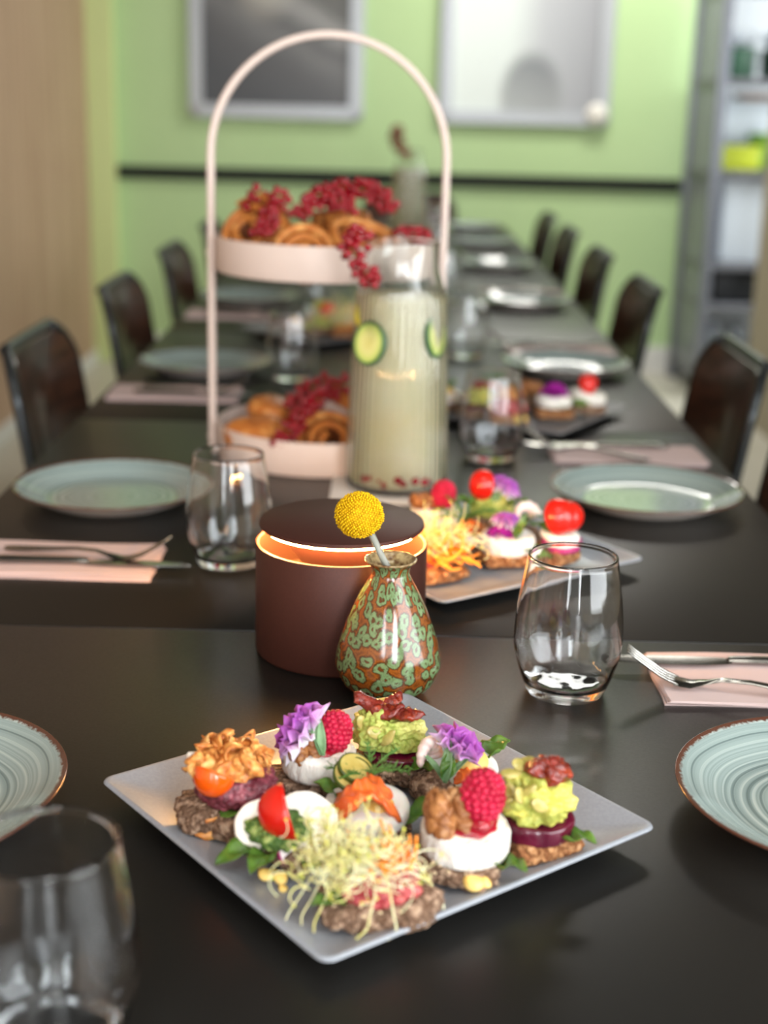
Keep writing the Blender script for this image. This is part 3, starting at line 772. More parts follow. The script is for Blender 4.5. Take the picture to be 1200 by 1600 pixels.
currants([(-.06, 2.03, Lw+.106), (-.08, 2.01, Lw+.100), (-.10, 1.99, Lw+.086)], 35, 'redcurrant sprig across the middle of the lower tray', 8, .012)
currants([(-.09, 2.06, Lw+.102), (-.115, 2.045, Lw+.092), (-.14, 2.02, Lw+.075)], 27, 'redcurrant sprig at the back of the lower tray', 9, .011)

# ================================================================== CARAFES
M_ribglass = mat('ribbed_glass', (250, 253, 252), .01, .5, trans=1., ior=1.46)
def lemonade_build(nt, p, V):
    x, y, z = sep(nt, V)
    n = tnoise(nt, V, 14, 3)
    base(nt, p, ramp(nt, n, [(.3, (230, 221, 176)), (.7, (240, 232, 202))]))
M_lem = mat('cloudy_lemonade', (244, 236, 190),   .22, .4, trans=.40, ior=1.33, build=lemonade_build, sss=.0)
CP = [(.0640, .0), (.0672, .003), (.0676, .012), (.0668, .050), (.0645, .120), (.0615, .190), (.0588, .245), (.0572, .262), (.0530, .276), (.0494, .288), (.0476, .300), (.0474, .312), (.0482, .326)]
def carafe(x, y, label):
    t = thing('glass_carafe', label, 'carafe', (x, y, TZ+.0052))
    out = smoothprof(CP, 5)
    def flute(r, z, a):
        k = min(1, max(0, (z-.004)/.01))*min(1, max(0, (.272-z)/.02)); return r+.0011*k*math.cos(a*40)
    inn = [(r-.0026, z) for r, z in smoothprof(CP, 5)][::-1]; inn = [q for q in inn if q[1] > .008]
    prof = [(0, 0)]+out+[(.0474, .3272), (.0462, .3268)]+inn+[(.060, .0085), (0, .008)]
    v, f = lathe(prof, 200, lambda r, z, a: flute(r, z, a) if True else r)
    part('glass', one('glass', (v, f), M_ribglass), t)
    lq = [(r-.0030, z) for r, z in smoothprof(CP, 4) if .009 < z < .256]
    part('lemonade', one('lemonade', lathe([(0, .0087)]+[(lq[0][0]-.004, .0087)]+lq+[(lq[-1][0], .2585), (0, .2585)], 64), M_lem), t)
    return t
ca = carafe(.0150, 1.860, 'ribbed glass carafe of cloudy lemonade with cucumber, in front of the cake stand')
M_cskin = mat('cucumber_skin', (36, 84, 52), .35); 
def cuc_build(nt, p, V):
    x, y, z = sep(nt, V); r = mth(nt, 'SQRT', mth(nt, 'ADD', mth(nt, 'POWER', x, 2.), mth(nt, 'POWER', y, 2.)))
    base(nt, p, ramp(nt, mth(nt, 'MULTIPLY', r, 40.), [(.15, (206, 200, 120)), (.45, (214, 212, 136)), (.72, (196, 206, 112)), (.9, (150, 184, 90))]))
M_cuc = mat('cucumber_flesh', (206, 206, 120), .3, .4, build=cuc_build)
def cucumber(loc, rot, label, s=1.):
    t = thing('cucumber_slice', label, 'cucumber', (loc[0], loc[1], TZ+loc[2]), 0, 'cucumber slices in the carafe'); t.rotation_euler = rot; t.scale = (s, s*1.15, s)
    part('flesh', one('flesh', lathe([(0, .0026), (.0225, .0026), (.0225, -.0026), (0, -.0026)], 40), M_cuc, True, 40), t)
    part('skin', one('skin', lathe([(.0222, .0030), (.0250, .0028), (.0256, 0), (.0250, -.0028), (.0222, -.0030)], 40), M_cskin), t, label='dark green skin')
cucumber((-.024, 1.8150, .205), (rad(82), rad(6), rad(-38)), 'cucumber slice against the left front of the carafe')
cucumber((.0600, 1.8285, .214), (rad(82), rad(4), rad(62)), 'cucumber slice at the right side of the carafe')
cucumber((-.006, 1.845, .228), (rad(60), rad(-20), rad(20)), 'cucumber slice floating behind the left one in the carafe')
le = thing('lemon_slice', 'yellow lemon slice floating at the top left of the lemonade', 'lemon', (-.022, 1.835, TZ+.24)); le.rotation_euler = (rad(70), 0, rad(-30))
part('flesh', one('flesh', lathe([(0, .003), (.021, .003), (.021, -.003), (0, -.003)], 32), mat('lemon_flesh', (228, 216, 70), .35, col2=(236, 228, 120), nscale=80), True, 40), le)
part('peel', one('peel', lathe([(.021, .0034), (.0245, .003), (.025, 0), (.0245, -.003), (.021, -.0034)], 32), mat('lemon_peel', (222, 200, 30), .4)), le)
for a, n, lab in ((-118, 9, 'red currants lying at the left bottom of the carafe'), (-88, 7, 'red currants lying at the middle bottom of the carafe'), (-58, 7, 'red currants lying at the right bottom of the carafe')):
    currants([(.015+.0585*math.cos(rad(a+d)), 1.860+.0585*math.sin(rad(a+d)), .0235+.003*(d == 0)) for d in (-11, 0, 11)], n, lab, 20-a, .0042)
currants([(-.030, 1.822, .336), (-.045, 1.808, .340), (-.050, 1.797, .328), (-.036, 1.790, .305), (-.024, 1.790, .288)], 35, 'redcurrant sprig hanging over the rim of the front carafe', 30, .0105)
cb = carafe(.065, 5.72, 'second glass carafe far down the table, garnished with red currants')
currants([(.04, 5.70, .336), (.02, 5.68, .352), (.01, 5.68, .385), (.012, 5.68, .400)], 85, 'redcurrant sprig standing on the far carafe', 31, .024)
currants([(.07, 5.69, .300), (.055, 5.67, .312), (.04, 5.665, .322)], 16, 'redcurrant sprig at the neck of the far carafe', 32, .011)
solo('coaster', one('coaster', rbox(.148, .148, .0045, .0015), mat('pale_stone', (206, 202, 196), .5), True, 40), 'thin pale square coaster under the front carafe', 'coaster', (.002, 1.846, TZ+.0028), (0, 0, .0))
solo('coaster', one('coaster', rbox(.148, .148, .0045, .0015), MATS['pale_stone'], True, 40), 'thin pale square coaster under the far carafe', 'coaster', (.065, 5.72, TZ+.0028))

# ================================================================== FOOD
M_slate = mat('grey_stoneware', (146, 150, 157), .34, .5, col2=(139, 143, 150), nscale=400, ndetail=2, coat=.1)
M_slate2 = mat('dark_grey_stoneware', (112, 112, 114), .36, .5)
PZ = .0072                                  # height of the platter's floor above the table
def platter(x, y, rz, label, side=.276, m=M_slate):
    t = thing('square_platter', label, 'platter', (x, y, TZ), rz, 'square grey platters')
    def sq(h, z, rc): return [(a, b, z) for a, b in rrect(2*h, 2*h, rc, 5)]
    h = side/2
    R = [sq(.09, 0, .01), sq(.105, 0, .012), sq(h-.012, .0098, .010), sq(h-.001, .0140, .009), sq(h, .0152, .009), sq(h-.0006, .0166, .009), sq(h-.002, .0172, .009), sq(h-.004, .0166, .008),
         sq(h-.016, .0118, .010), sq(h-.030, .0082, .012), sq(h-.036, .0074, .013), sq(h-.042, PZ, .014), sq(.04, PZ, .01)]
    part('dish', one('dish', loops(R), m, True, 50), t)
    return t
M_bread = mat('rye_crumb', (142, 112, 90), .85, .2, col2=[(112, 84, 66), (176, 144, 120), (208, 178, 150)], nscale=150, ndetail=8, lo=.36, hi=.68, bump=1., bscale=320, bdist=.008)
M_seedb = mat('sesame_bread', (156, 104, 66), .8, .2, col2=[(120, 74, 44), (186, 136, 92), (204, 168, 128)], nscale=160, ndetail=5, lo=.3, hi=.75, bump=1., bscale=300, bdist=.004)
M_seed = mat('pale_seed', (226, 200, 160), .5)
M_leaf = mat('spinach_leaf', (52, 88, 30), .35, .5, col2=(88, 124, 44), nscale=60, sss=.1)
M_herb = mat('herb_leaf', (92, 128, 84), .5, .3, col2=(126, 158, 116), nscale=90)
M_brie = mat('brie_rind', (226, 221, 212), .75, .2, col2=(208, 196, 178), nscale=60, lo=.5, hi=.75, bump=1., bscale=110, bdist=.006, stretch=(1, 1, .3), sss=.05)
M_brietop = mat('brie_top', (236, 224, 200), .6, .3, col2=[(240, 234, 222), (206, 166, 120)], nscale=90, lo=.4, hi=.75, bump=.5, bscale=160, bdist=.002)
M_jam = mat('berry_jam', (120, 10, 28), .08, .6, coat=.5, col2=(160, 24, 40), nscale=90)
M_walnut = mat('walnut_kernel', (178, 122, 72), .4, .4, col2=[(120, 70, 34), (214, 164, 112)], nscale=90, ndetail=5, lo=.3, hi=.75, bump=.3, bscale=240, bdist=.001)
M_rasp = mat('raspberry_skin', (186, 26, 62), .45, .35, sss=.12, sssr=.002, col2=(156, 10, 42), nscale=120, bump=.3, bscale=1200, bdist=.0004)
M_avo = mat('avocado_mash', (186, 190, 96), .4, .4, col2=[(150, 164, 74), (196, 196, 108), (216, 210, 140)], nscale=60, ndetail=6, lo=.3, hi=.75, bump=.8, bscale=220, bdist=.003)
M_avo2 = mat('yellow_avocado_mash', (200, 190, 90), .4, .4, col2=[(154, 160, 72), (204, 194, 92), (226, 210, 110)], nscale=55, ndetail=6, lo=.3, hi=.72, bump=.7, bscale=200, bdist=.003)
M_pump = mat('pumpkin_seed', (150, 140, 66), .25, .5, col2=(190, 172, 104), nscale=90)
M_beet = mat('beetroot', (70, 8, 30), .16, .5, col2=(92, 14, 40), nscale=50, coat=.3)
M_sundry = mat('sun_dried_tomato', (142, 40, 20), .16, .5, col2=[(96, 22, 12), (176, 66, 34)], nscale=120, ndetail=5, lo=.3, hi=.72, bump=1., bscale=200, bdist=.003, coat=.4)
M_tom = mat('tomato_skin', (206, 30, 18), .2, .5, coat=.15, sss=.1)
M_tomf = mat('tomato_flesh', (222, 78, 56), .2, .5, col2=(232, 120, 84), nscale=90, sss=.2)
M_otom = mat('orange_tomato', (236, 88, 12), .12, .5, coat=.4, sss=.1)
M_pesto = mat('green_pesto', (92, 122, 56), .4, .4, col2=[(58, 92, 34), (140, 160, 84), (184, 190, 120)], nscale=150, ndetail=6, lo=.32, hi=.75, bump=1., bscale=260, bdist=.004)
M_egg = mat('egg_white', (240, 236, 230), .35, .4, sss=.3, col2=(232, 224, 214), nscale=30)
M_yolk = mat('egg_yolk', (232, 190, 92), .6, .3, col2=(240, 206, 124), nscale=70, bump=.4, bscale=200)
M_salm = mat('smoked_salmon', (232, 112, 44), .25, .5, col2=[(222, 96, 44), (236, 122, 58), (242, 150, 92)], nscale=28, ndetail=3, lo=.3, hi=.75, stretch=(1, 4, 3), sss=.25, coat=.2)
M_pick = mat('pickle_flesh', (176, 152, 76), .25, .5, col2=(190, 172, 100), nscale=60)
M_pskin = mat('pickle_skin', (66, 78, 22), .3)
M_dill = mat('dill_fronds', (84, 124, 56), .5, .3)
M_sprout = mat('sprout_stems', (212, 200, 118), .35, .4, col2=(230, 224, 190), nscale=40, sss=.2)
M_sprleaf = mat('sprout_tips', (206, 206, 84), .4)
M_tart = mat('meat_tartare', (122, 48, 62), .35, .5, col2=[(88, 28, 40), (146, 70, 82), (196, 138, 140)], nscale=170, ndetail=5, lo=.3, hi=.78, bump=1., bscale=240, bdist=.003, coat=.2)
M_tart2 = mat('pink_tartare', (184, 72, 72), .3, .5, col2=[(150, 40, 50), (204, 104, 98), (230, 168, 156)], nscale=150, ndetail=5, lo=.3, hi=.78, bump=1., bscale=240, bdist=.003, coat=.2)
M_onion = mat('fried_onion', (216, 146, 74), .4, .4, col2=[(176, 98, 42), (224, 160, 86), (238, 200, 138)], nscale=90, ndetail=4, lo=.28, hi=.75)
M_carrot = mat('carrot_shreds', (240, 128, 24), .3, .5, col2=(246, 160, 60), nscale=60)
M_shrimp = mat('shrimp_meat', (236, 214, 206), .3, .5, col2=[(232, 206, 198), (244, 232, 226)], nscale=120, sss=.3, bump=.4, bscale=200)
M_radish = mat('radish_flesh', (240, 226, 226), .35, .4)
M_radskin = mat('radish_skin', (166, 40, 104), .3)
M_chees = mat('cream_cheese', (244, 238, 226), .5, .3, bump=.3, bscale=120)
def petal_build(nt, p, V):
    x, y, z = sep(nt, V)
    n = tnoise(nt, V, 160, 3)
    r = mth(nt, 'ADD', z, mth(nt, 'MULTIPLY', mth(nt, 'SUBTRACT', n, .5), .006))
    base(nt, p, ramp(nt, mth(nt, 'MULTIPLY', r, 40.), [(.16, (236, 226, 236)), (.36, (196, 140, 198)), (.62, (152, 72, 160)), (.95, (176, 104, 180))]))
M_petal = mat('violet_petals', (156, 84, 164), .55, .3, build=petal_build, sss=.1)
M_mag = mat('magenta_petals', (166, 36, 150), .55, .3, col2=(140, 24, 128), nscale=90)

def dome_seeds(g, rx, ry, z0, n, seed, size=.0016):
    rnd = random.Random(seed)
    for _ in range(n):
        a = rnd.uniform(0, 2*PI); zz = rnd.uniform(-.8, .9)
        g.add(blob(size, size*.65, size*.5, 1, 0), T(math.cos(a)*rx*1.0, math.sin(a)*ry*1.0, z0*(1+zz), rnd.uniform(-1, 1), rnd.uniform(-1, 1), rnd.uniform(0, 6)))
def leaf_mesh(L, W, bend, m, seed, wave=.1):
    def fn(u, v):
        s = (v-.5)*2; w = W*math.sin(PI*min(1, u*.96+.04))**.7*(1-.35*u)
        return (L*u, s*w*.5, bend*math.sin(u*PI*.8)*L - abs(s)*0 + .22*w*s*s + wave*w*math.sin(u*11+s*3+seed))
    return one('leaf', thick(grid(12, 6, fn), .0005), m)
def walnut_mesh():
    g = G()
    for s in (-1, 1):
        v, f = blob(.0078, .0150, .0095, 5, .26, 135, .04, 300, 3+s, 2.2, None, 2)
        g.add((v, f), T(s*.0066, 0, 0, 0, 0, s*.06))
    g.add(blob(.004, .013, .005, 3, .1, 100))
    return g.mesh('walnut', M_walnut)
def rasp_mesh(sub):
    g = G(); rows = 11; g.add(blob(.0130, .0130, .0165, 3, 0)); rnd = random.Random(5)
    for i in range(rows):
        ph = -1.2+2.68*i/(rows-1); c = math.cos(ph); n = max(1, round(16*c)) if ph < 1.4 else 1
        for k in range(n):
            a = 2*PI*(k+.5*(i % 2))/n
            g.add(ico(sub), T(.0122*c*math.cos(a+rnd.uniform(-.07, .07)), .0122*c*math.sin(a+rnd.uniform(-.07, .07)), .0158*math.sin(ph+rnd.uniform(-.05, .05)), s=.0026*rnd.uniform(.95, 1.06)))
    return g.mesh('raspberry', M_rasp)
def carnation_mesh(m, seed, n=13, L=.021, spread=1.0):
    rnd = random.Random(seed); g = G()
    for k in range(n):
        a = 2*PI*k/n*1.618*2; op = spread*(.25+.85*k/n)
        ph = rnd.uniform(0, 6)
        def fn(u, v):
            s = (v-.5)*2; r = L*u*(.9+.1*math.cos(s*2)); 
            if u > .9: r += L*.07*math.sin(s*24+ph)
            ang = s*.62*(.3+.7*u); w = .18*L*u*u*math.sin(s*8+ph)+.06*L*u*math.sin(s*19+ph*2)
            return (math.sin(ang)*r, w-(op*.18*L*u*u), math.cos(ang)*r)
        vf = grid(14, 6, lambda a_, b_: fn(b_, a_))
        g.add(thick(vf, .0003), T(0, 0, 0, -op, 0, a) if False else Matrix.Rotation(a, 4, 'Z') @ Matrix.Rotation(op, 4, 'X'))
    return g.mesh('petals', m)
def wedge_meshes(r, half, m, mf):
    nu, nv = 10, 12
    def P(a, b): return (r*math.cos(b)*math.cos(a), r*math.cos(b)*math.sin(a), r*.92*math.sin(b))
    sk = grid(nu, nv, lambda u, v: P((u-.5)*2*half, (v-.5)*PI*.98))
    sk = thick(sk, .0009)
    g = G(); 
    ring = lambda a: [P(a, (j/nv-.5)*PI*.98) for j in range(nv+1)]
    for a in (-half, half):
        rr = [tuple(q*.95 for q in p) for p in ring(a)]; c = (r*.30, 0, 0)
        g.add((rr+[c], [(i, i+1, len(rr)) for i in range(len(rr)-1)]))
    return one('skin', sk, m), g.mesh('flesh', mf, False)
def sundry_mesh(seed, L):
    rnd = random.Random(seed); P = [(L*(t-.5), .004*math.sin(t*5+seed), .006*math.sin(t*4.2+seed*2)) for t in [i/22 for i in range(23)]]
    v, f = tube(P, [.0018+.0052*math.sin(PI*min(1, .08+.92*t))**.6 for t in [i/22 for i in range(23)]], 12, True, .55)
    out = []
    for p in v:
        q = Vector(p); k = noise.noise(q*120+Vector((seed*5, 0, 0))); k2 = noise.noise(q*300+Vector((0, seed*5, 0)))
        out.append(q+Vector((k2*.0012, k*.0030, (k-k2)*.0022)))
    return one('sun_dried_tomato', (out, f), M_sundry)
def onion_mesh(seed):
    rnd = random.Random(seed); a0 = rnd.uniform(1.4, 3.4); r = rnd.uniform(.006, .011)
    def fn(u, v):
        a = a0*(u-.5); rr = r*(1+.25*math.sin(u*9+seed)); w = .0046+.0024*math.sin(u*7+seed*2)
        return (rr*math.cos(a), rr*math.sin(a), (v-.5)*w*2+.0022*math.sin(u*6+seed)+.001*math.sin(v*7+u*13))
    return one('fried_onion', thick(grid(12, 3, fn), .0011), M_onion)
def shreds(n, spread, m, seed, r=.0009, L=.022, name='shreds', lift=.4, curl=1.):
    rnd = random.Random(seed); g = G()
    for _ in range(n):
        p = Vector((rnd.gauss(0, spread), rnd.gauss(0, spread*.8), abs(rnd.gauss(0, spread*lift))+.001))
        a = rnd.uniform(0, 6.28); e = rnd.uniform(-.5, .6); pts = []; k1 = rnd.uniform(-3, 3)*curl; k2 = rnd.uniform(-2, 2)*curl; ll = L*rnd.uniform(.6, 1.3)
        for i in range(9):
            pts.append(p.copy()); d = Vector((math.cos(a)*math.cos(e), math.sin(a)*math.cos(e), math.sin(e))); p += d*ll/8; a += k1/8; e += k2/8
            if p.z < .0012: p.z = .0012; e = abs(e)*.3
        g.add(tube(pts, [r*(1-.3*abs(i/4-1)) for i in range(9)], 5))
    return g.mesh(name, m)
def sprout_mesh(n, spread, seed):
    rnd = random.Random(seed); g = G()
    for _ in range(n):
        p = Vector((rnd.gauss(0, spread), rnd.gauss(0, spread*.7), abs(rnd.gauss(0, spread*.45))+.002))
        a = rnd.uniform(0, 6.28); e = rnd.uniform(-.3, .9); pts = []; k1 = rnd.choice((-1, 1))*rnd.uniform(1.5, 6); k2 = rnd.uniform(-3.5, 1.5); ll = rnd.uniform(.018, .042)
        for i in range(13):
            pts.append(p.copy()); d = Vector((math.cos(a)*math.cos(e), math.sin(a)*math.cos(e), math.sin(e))); p += d*ll/12; a += k1/12; e += k2/12
            p.z = max(p.z, .001)
        r = rnd.uniform(.00038, .0006)
        g.add(tube(pts, [r*(1.1-.4*i/12) for i in range(13)], 6))
        if rnd.random() < .55:
            for s in (-1, 1): g.add(blob(.0016, .0009, .0004, 1, 0), T(*pts[-1], rnd.uniform(-1, 1), rnd.uniform(-1, 1), a+s*.5), 1)
    return g.mesh('sprouts', [M_sprout, M_sprleaf])
def dill_mesh(seed, n=5, L=.03):
    rnd = random.Random(seed); g = G()
    for k in range(n):
        a = 2*PI*k/n+rnd.uniform(-.4, .4); e = rnd.uniform(.25, .9); p = Vector((0, 0, 0)); pts = [p.copy()]
        for i in range(8):
            p = p+Vector((math.cos(a)*math.cos(e), math.sin(a)*math.cos(e), math.sin(e)))*L/8; e -= .10; a += rnd.uniform(-.1, .1); pts.append(p.copy())
        g.add(tube(pts, .0006, 5))
        for i in range(2, 9):
            for s in range(4):
                b = a+rnd.uniform(-1.5, 1.5); e2 = rnd.uniform(-.2, .9); l = rnd.uniform(.005, .010)*(1.2-i/12)
                q = pts[i]; m_ = q+Vector((math.cos(b)*math.cos(e2), math.sin(b)*math.cos(e2), math.sin(e2)))*l*.5
                t_ = m_+Vector((math.cos(b+.3), math.sin(b+.3), math.sin(e2)+.2))*l*.5
                g.add(tube([q, m_, t_], [.0004, .00035, .0002], 4))
    return g.mesh('dill', M_dill)
def shrimp_mesh():
    P = []; R = []
    for i in range(29):
        t = i/28; a = 3.6*t; r = .0135-.004*t
        P.append((r*math.cos(a), r*math.sin(a), .003*math.sin(t*3))); R.append((.0068*(1-t)**.55+.0012)*(1+.09*math.sin(t*44)))
    return one('shrimp', tube(P, R, 14, True, .85), M_shrimp)
def salmon_mesh(seed):
    def fn(u, v):
        s = (u-.5)*2; x = s*.022*(1-.12*v); h = .017*(1-abs(s)**2.4)*(.75+.25*math.sin(v*PI))
        return (x+.002*math.sin(v*8+seed), (v-.5)*.034+.003*math.sin(s*5+seed), h+.0016*math.sin(v*13+s*4+seed)+.001*math.sin(s*17))
    return one('salmon', thick(grid(26, 16, fn), .0028), M_salm)
def pump_mesh():
    v, f = blob(.0088, .0052, .0016, 3, 0); out = []
    for p in v:
        q = Vector(p); q.y *= 1-.45*max(0, q.x/.0072); out.append(q)
    return one('pumpkin_seed', (out, f), M_pump)
C_ = {
 'bread0': lambda: one('bread', blob(.030, .024, .0085, 6, .18, 70, .11, 300, 1, 4.), M_bread), 'bread1': lambda: one('bread', blob(.027, .026, .0085, 6, .22, 70, .12, 300, 2, 3.5), M_bread),
 'bread2': lambda: one('bread', blob(.030, .025, .009, 6, .18, 80, .12, 320, 3, 4.), M_seedb), 'chunk': lambda: one('bread', blob(.017, .015, .010, 5, .25, 80, .13, 300, 4, 3.), M_bread),
 'seeds0': lambda: (lambda g: (dome_seeds(g, .029, .024, .006, 26, 1), g.mesh('seeds', M_seed))[1])(G()),
 'brie': lambda: one('brie', disc(.0295, .0275, .0125, .004, .04, 60, 2), M_brie), 'brietop': lambda: one('brie_top', blob(.0255, .0238, .0022, 4, .06, 70, 0, 1, 3), M_brietop),
 'brie_s': lambda: one('brie', disc(.027, .023, .0085, .004, .05, 60, 5), M_brie),
 'jam': lambda: one('jam', blob(.020, .017, .0034, 4, .25, 80, .05, 200, 1), M_jam), 'jam_s': lambda: one('jam', blob(.010, .009, .006, 4, .15, 120, 0, 1, 6), M_jam),
 'walnut': walnut_mesh,
 'rasp': lambda: rasp_mesh(2), 'petals': lambda: carnation_mesh(M_petal, 1), 'petals2': lambda: carnation_mesh(M_petal, 7, 11, .020, .8), 'mag': lambda: carnation_mesh(M_mag, 3, 12, .019, 1.15),
 'leaf0': lambda: leaf_mesh(.040, .026, .10, M_leaf, 0), 'leaf1': lambda: leaf_mesh(.034, .024, .22, M_leaf, 2, .16), 'herb': lambda: leaf_mesh(.029, .0085, .08, M_herb, 1, .02),
 'avo': lambda: one('avocado_mash', blob(.0262, .022, .0185, 6, .34, 60, .17, 230, 4, 2.8, -.75), M_avo), 'avo2': lambda: one('avocado_mash', blob(.0245, .022, .0205, 6, .36, 60, .17, 210, 9, 2.5, -.75), M_avo2),
 'pump': pump_mesh, 'beet': lambda: one('beet_slice', disc(.0265, .024, .0045, .0015, .06, 50, 2), M_beet), 'beet2': lambda: one('beet_slice', disc(.0265, .024, .0065, .002, .07, 50, 5), M_beet),
 'sun0': lambda: sundry_mesh(1, .036), 'sun1': lambda: sundry_mesh(2, .026), 'sun2': lambda: one('sun_dried_tomato', blob(.0135, .010, .0085, 5, .35, 110, .15, 260, 8, 2., None, True), M_sundry),
 'tart': lambda: one('tartare', blob(.0275, .024, .0125, 5, .16, 90, .10, 260, 1, 3.5), M_tart), 'tart2': lambda: one('tartare', blob(.024, .021, .0125, 5, .2, 90, .12, 260, 3, 3.), M_tart2),
 'onion0': lambda: onion_mesh(1), 'onion1': lambda: onion_mesh(2), 'onion2': lambda: onion_mesh(3), 'onion3': lambda: onion_mesh(4),
 'pesto': lambda: one('pesto', blob(.0205, .015, .0085, 5, .35, 80, .18, 260, 5), M_pesto), 'egg': lambda: one('egg_slice', disc(.0255, .0235, .0085, .005, .04, 40, 3), M_egg), 'yolk': lambda: one('yolk', blob(.0125, .0115, .0085, 4, .08, 70, 0, 1, 3), M_yolk),
 'salmon': lambda: salmon_mesh(1), 'pickle': lambda: G().add(lathe([(0, .0024), (.0150, .0022), (.0152, -.0022), (0, -.0024)], 28)).add(lathe([(.0150, .0026), (.0166, .002), (.0166, -.002), (.0150, -.0026)], 28), None, 1).mesh('pickle_slice', [M_pick, M_pskin], True, 40),
 'dill': lambda: dill_mesh(3, 8), 'sprouts': lambda: sprout_mesh(330, .0150, 4), 'sprouts_s': lambda: sprout_mesh(190, .015, 8), 'carrot': lambda: shreds(40, .0075, M_carrot, 3, .0012, .02, 'carrot'), 'carrot_l': lambda: shreds(90, .013, M_carrot, 6, .0016, .028, 'carrot'),
 'shrimp': shrimp_mesh, 'slice': lambda: one('cheese_slice', disc(.022, .019, .0038, .0018, .05, 60, 2), M_chees), 'radish': lambda: G().add(disc(.0135, .0132, .0021, .0006, .0)).add(lathe([(.0132, .0024), (.0150, .0018), (.0150, -.0018), (.0132, -.0024)], 28), None, 1).mesh('radish_slice', [M_radish, M_radskin]),
 'cube': lambda: one('onion_cube', rbox(.010, .008, .006, .0015), M_chees), 'crumb': lambda: one('crumb', blob(.0055, .0045, .0035, 3, .25, 200, 0, 1, 2), M_yolk),
}
def P_(t, key, loc, rot=(0, 0, 0), s=1., name=None, label=None, kind=None):
    me = cached(key, C_[key]); r = tuple(rad(a) for a in rot)
    return part(name or me.name.split('.')[0], me, t, loc, r, s, label, kind)
def wedge(t, loc, rot, s=1., orange=False):
    a, b = cached('wedge%d' % orange, lambda: wedge_meshes(.0225, .80, M_otom if orange else M_tom, M_tomf))
    o = part('tomato_wedge', a, t, loc, tuple(rad(x) for x in rot), s); part('flesh', b, o, label='paler cut flesh')
GRP = 'canapes on the platters'
def canape(x, y, label, pz=PZ+.0045): return thing('canape', label, 'canape', (x, y, TZ+pz), 0, GRP)

platter(-.003, .927, rad(38), 'square grey platter of canapes nearest the camera', .288)
# --- front platter: z below is above the foot of each canape
def onions(t, c, n, spr, seed, up=.5):
    rnd = random.Random(seed)
    part('onion_mound', cached('omound', lambda: one('onion_mound', blob(.025, .021, .0095, 5, .5, 75, .15, 260, 6, 2., -.5, True), M_onion)), t, (c[0], c[1], c[2]+.002), (0, 0, seed), spr/.026)
    for i in range(n):
        a = rnd.uniform(0, 6.28); q = math.sqrt(rnd.random())*spr
        P_(t, 'onion%d' % (i % 4), (c[0]+q*math.cos(a), c[1]+.85*q*math.sin(a), c[2]+up*(spr-q)*rnd.uniform(.5, 1)+.004), (90+rnd.uniform(-50, 50), rnd.uniform(-40, 40), rnd.uniform(0, 360)), rnd.uniform(.5, 1.0), 'fried_onion')
t = canape(-.107, .898, 'red tartare canape with golden fried onions at the left corner of the front platter')
P_(t, 'bread1', (-.008, .002, .010), (0, -6, 20), (.9, .78, 1.25)); P_(t, 'chunk', (.012, -.012, .008), (0, 0, 60), 1.0)
P_(t, 'tart', (.008, .004, .031), (8, 4, 10)); P_(t, 'leaf0', (.0, -.020, .017), (10, 0, 20), .8)
wedge(t, (-.004, -.014, .045), (70, 10, -100), .72, True); P_(t, 'cube', (-.020, .000, .050), (20, 10, 30))
onions(t, (.004, .003, .045), 52, .025, 4)
o = thing('fried_onion', 'single fried onion curl fallen on the left side of the front platter', 'onion', (-.114, .8735, TZ+.0190)); P_(o, 'onion2', (0, 0, 0), (80, 8, 100), 1.15, 'curl')

t = canape(-.049, .945, 'brie canape with violet carnation, raspberry and walnut on the front platter')
P_(t, 'bread0', (-.002, .0, .010), (0, 0, 15), (.98, .9, 1.3)); P_(t, 'leaf0', (.012, -.014, .014), (0, 0, -40), .9)
P_(t, 'brie', (.006, .0, .0295), (4, 3, 30), (.93, .93, .80)); P_(t, 'brietop', (.006, 0, .0390), (4, 3, 0), .9)
P_(t, 'jam', (.007, -.003, .0405), (4, 3, 0), .92); P_(t, 'walnut', (-.004, -.012, .0440), (50, 0, 30), .85, label='small amber walnut half')
P_(t, 'rasp', (.0175, -.002, .0515), (-14, 8, 0), .92); P_(t, 'herb', (.009, -.020, .0415), (0, -48, 118), 1.0); P_(t, 'herb', (.011, -.021, .0415), (20, -40, 140), .95); P_(t, 'herb', (.010, -.020, .041), (-20, -60, 100), .9)
P_(t, 'petals', (.003, -.010, .048), (-10, -50, 0), 1.3)

t = canape(.009, .980, 'avocado and beetroot canape with dark dried-tomato strips, nearest the vase')
P_(t, 'bread0', (0, 0, .008), (0, 0, -10), (.92, .95, 1)); P_(t, 'leaf1', (.008, -.020, .014), (0, 0, -20), .8)
P_(t, 'beet', (.004, 0, .020), (6, 4, 0), (.92, .95, 1)); P_(t, 'avo', (-.001, 0, .038), (0, 3, 20), (.95, .95, .9))
P_(t, 'pump', (-.010, -.0205, .044), (64, 20, 20), .95); P_(t, 'pump', (-.002, -.0215, .041), (70, -48, -10), .95); P_(t, 'pump', (-.0205, -.010, .046), (70, 60, 20), .9); P_(t, 'pump', (-.018, -.014, .034), (80, 50, -40), .8)
P_(t, 'sun0', (-.009, -.004, .0595), (0, -8, -4), 1.0); P_(t, 'sun1', (.011, -.007, .0560), (10, 32, -20), 1.0); P_(t, 'sun1', (-.002, .004, .060), (20, 10, 40), .8)

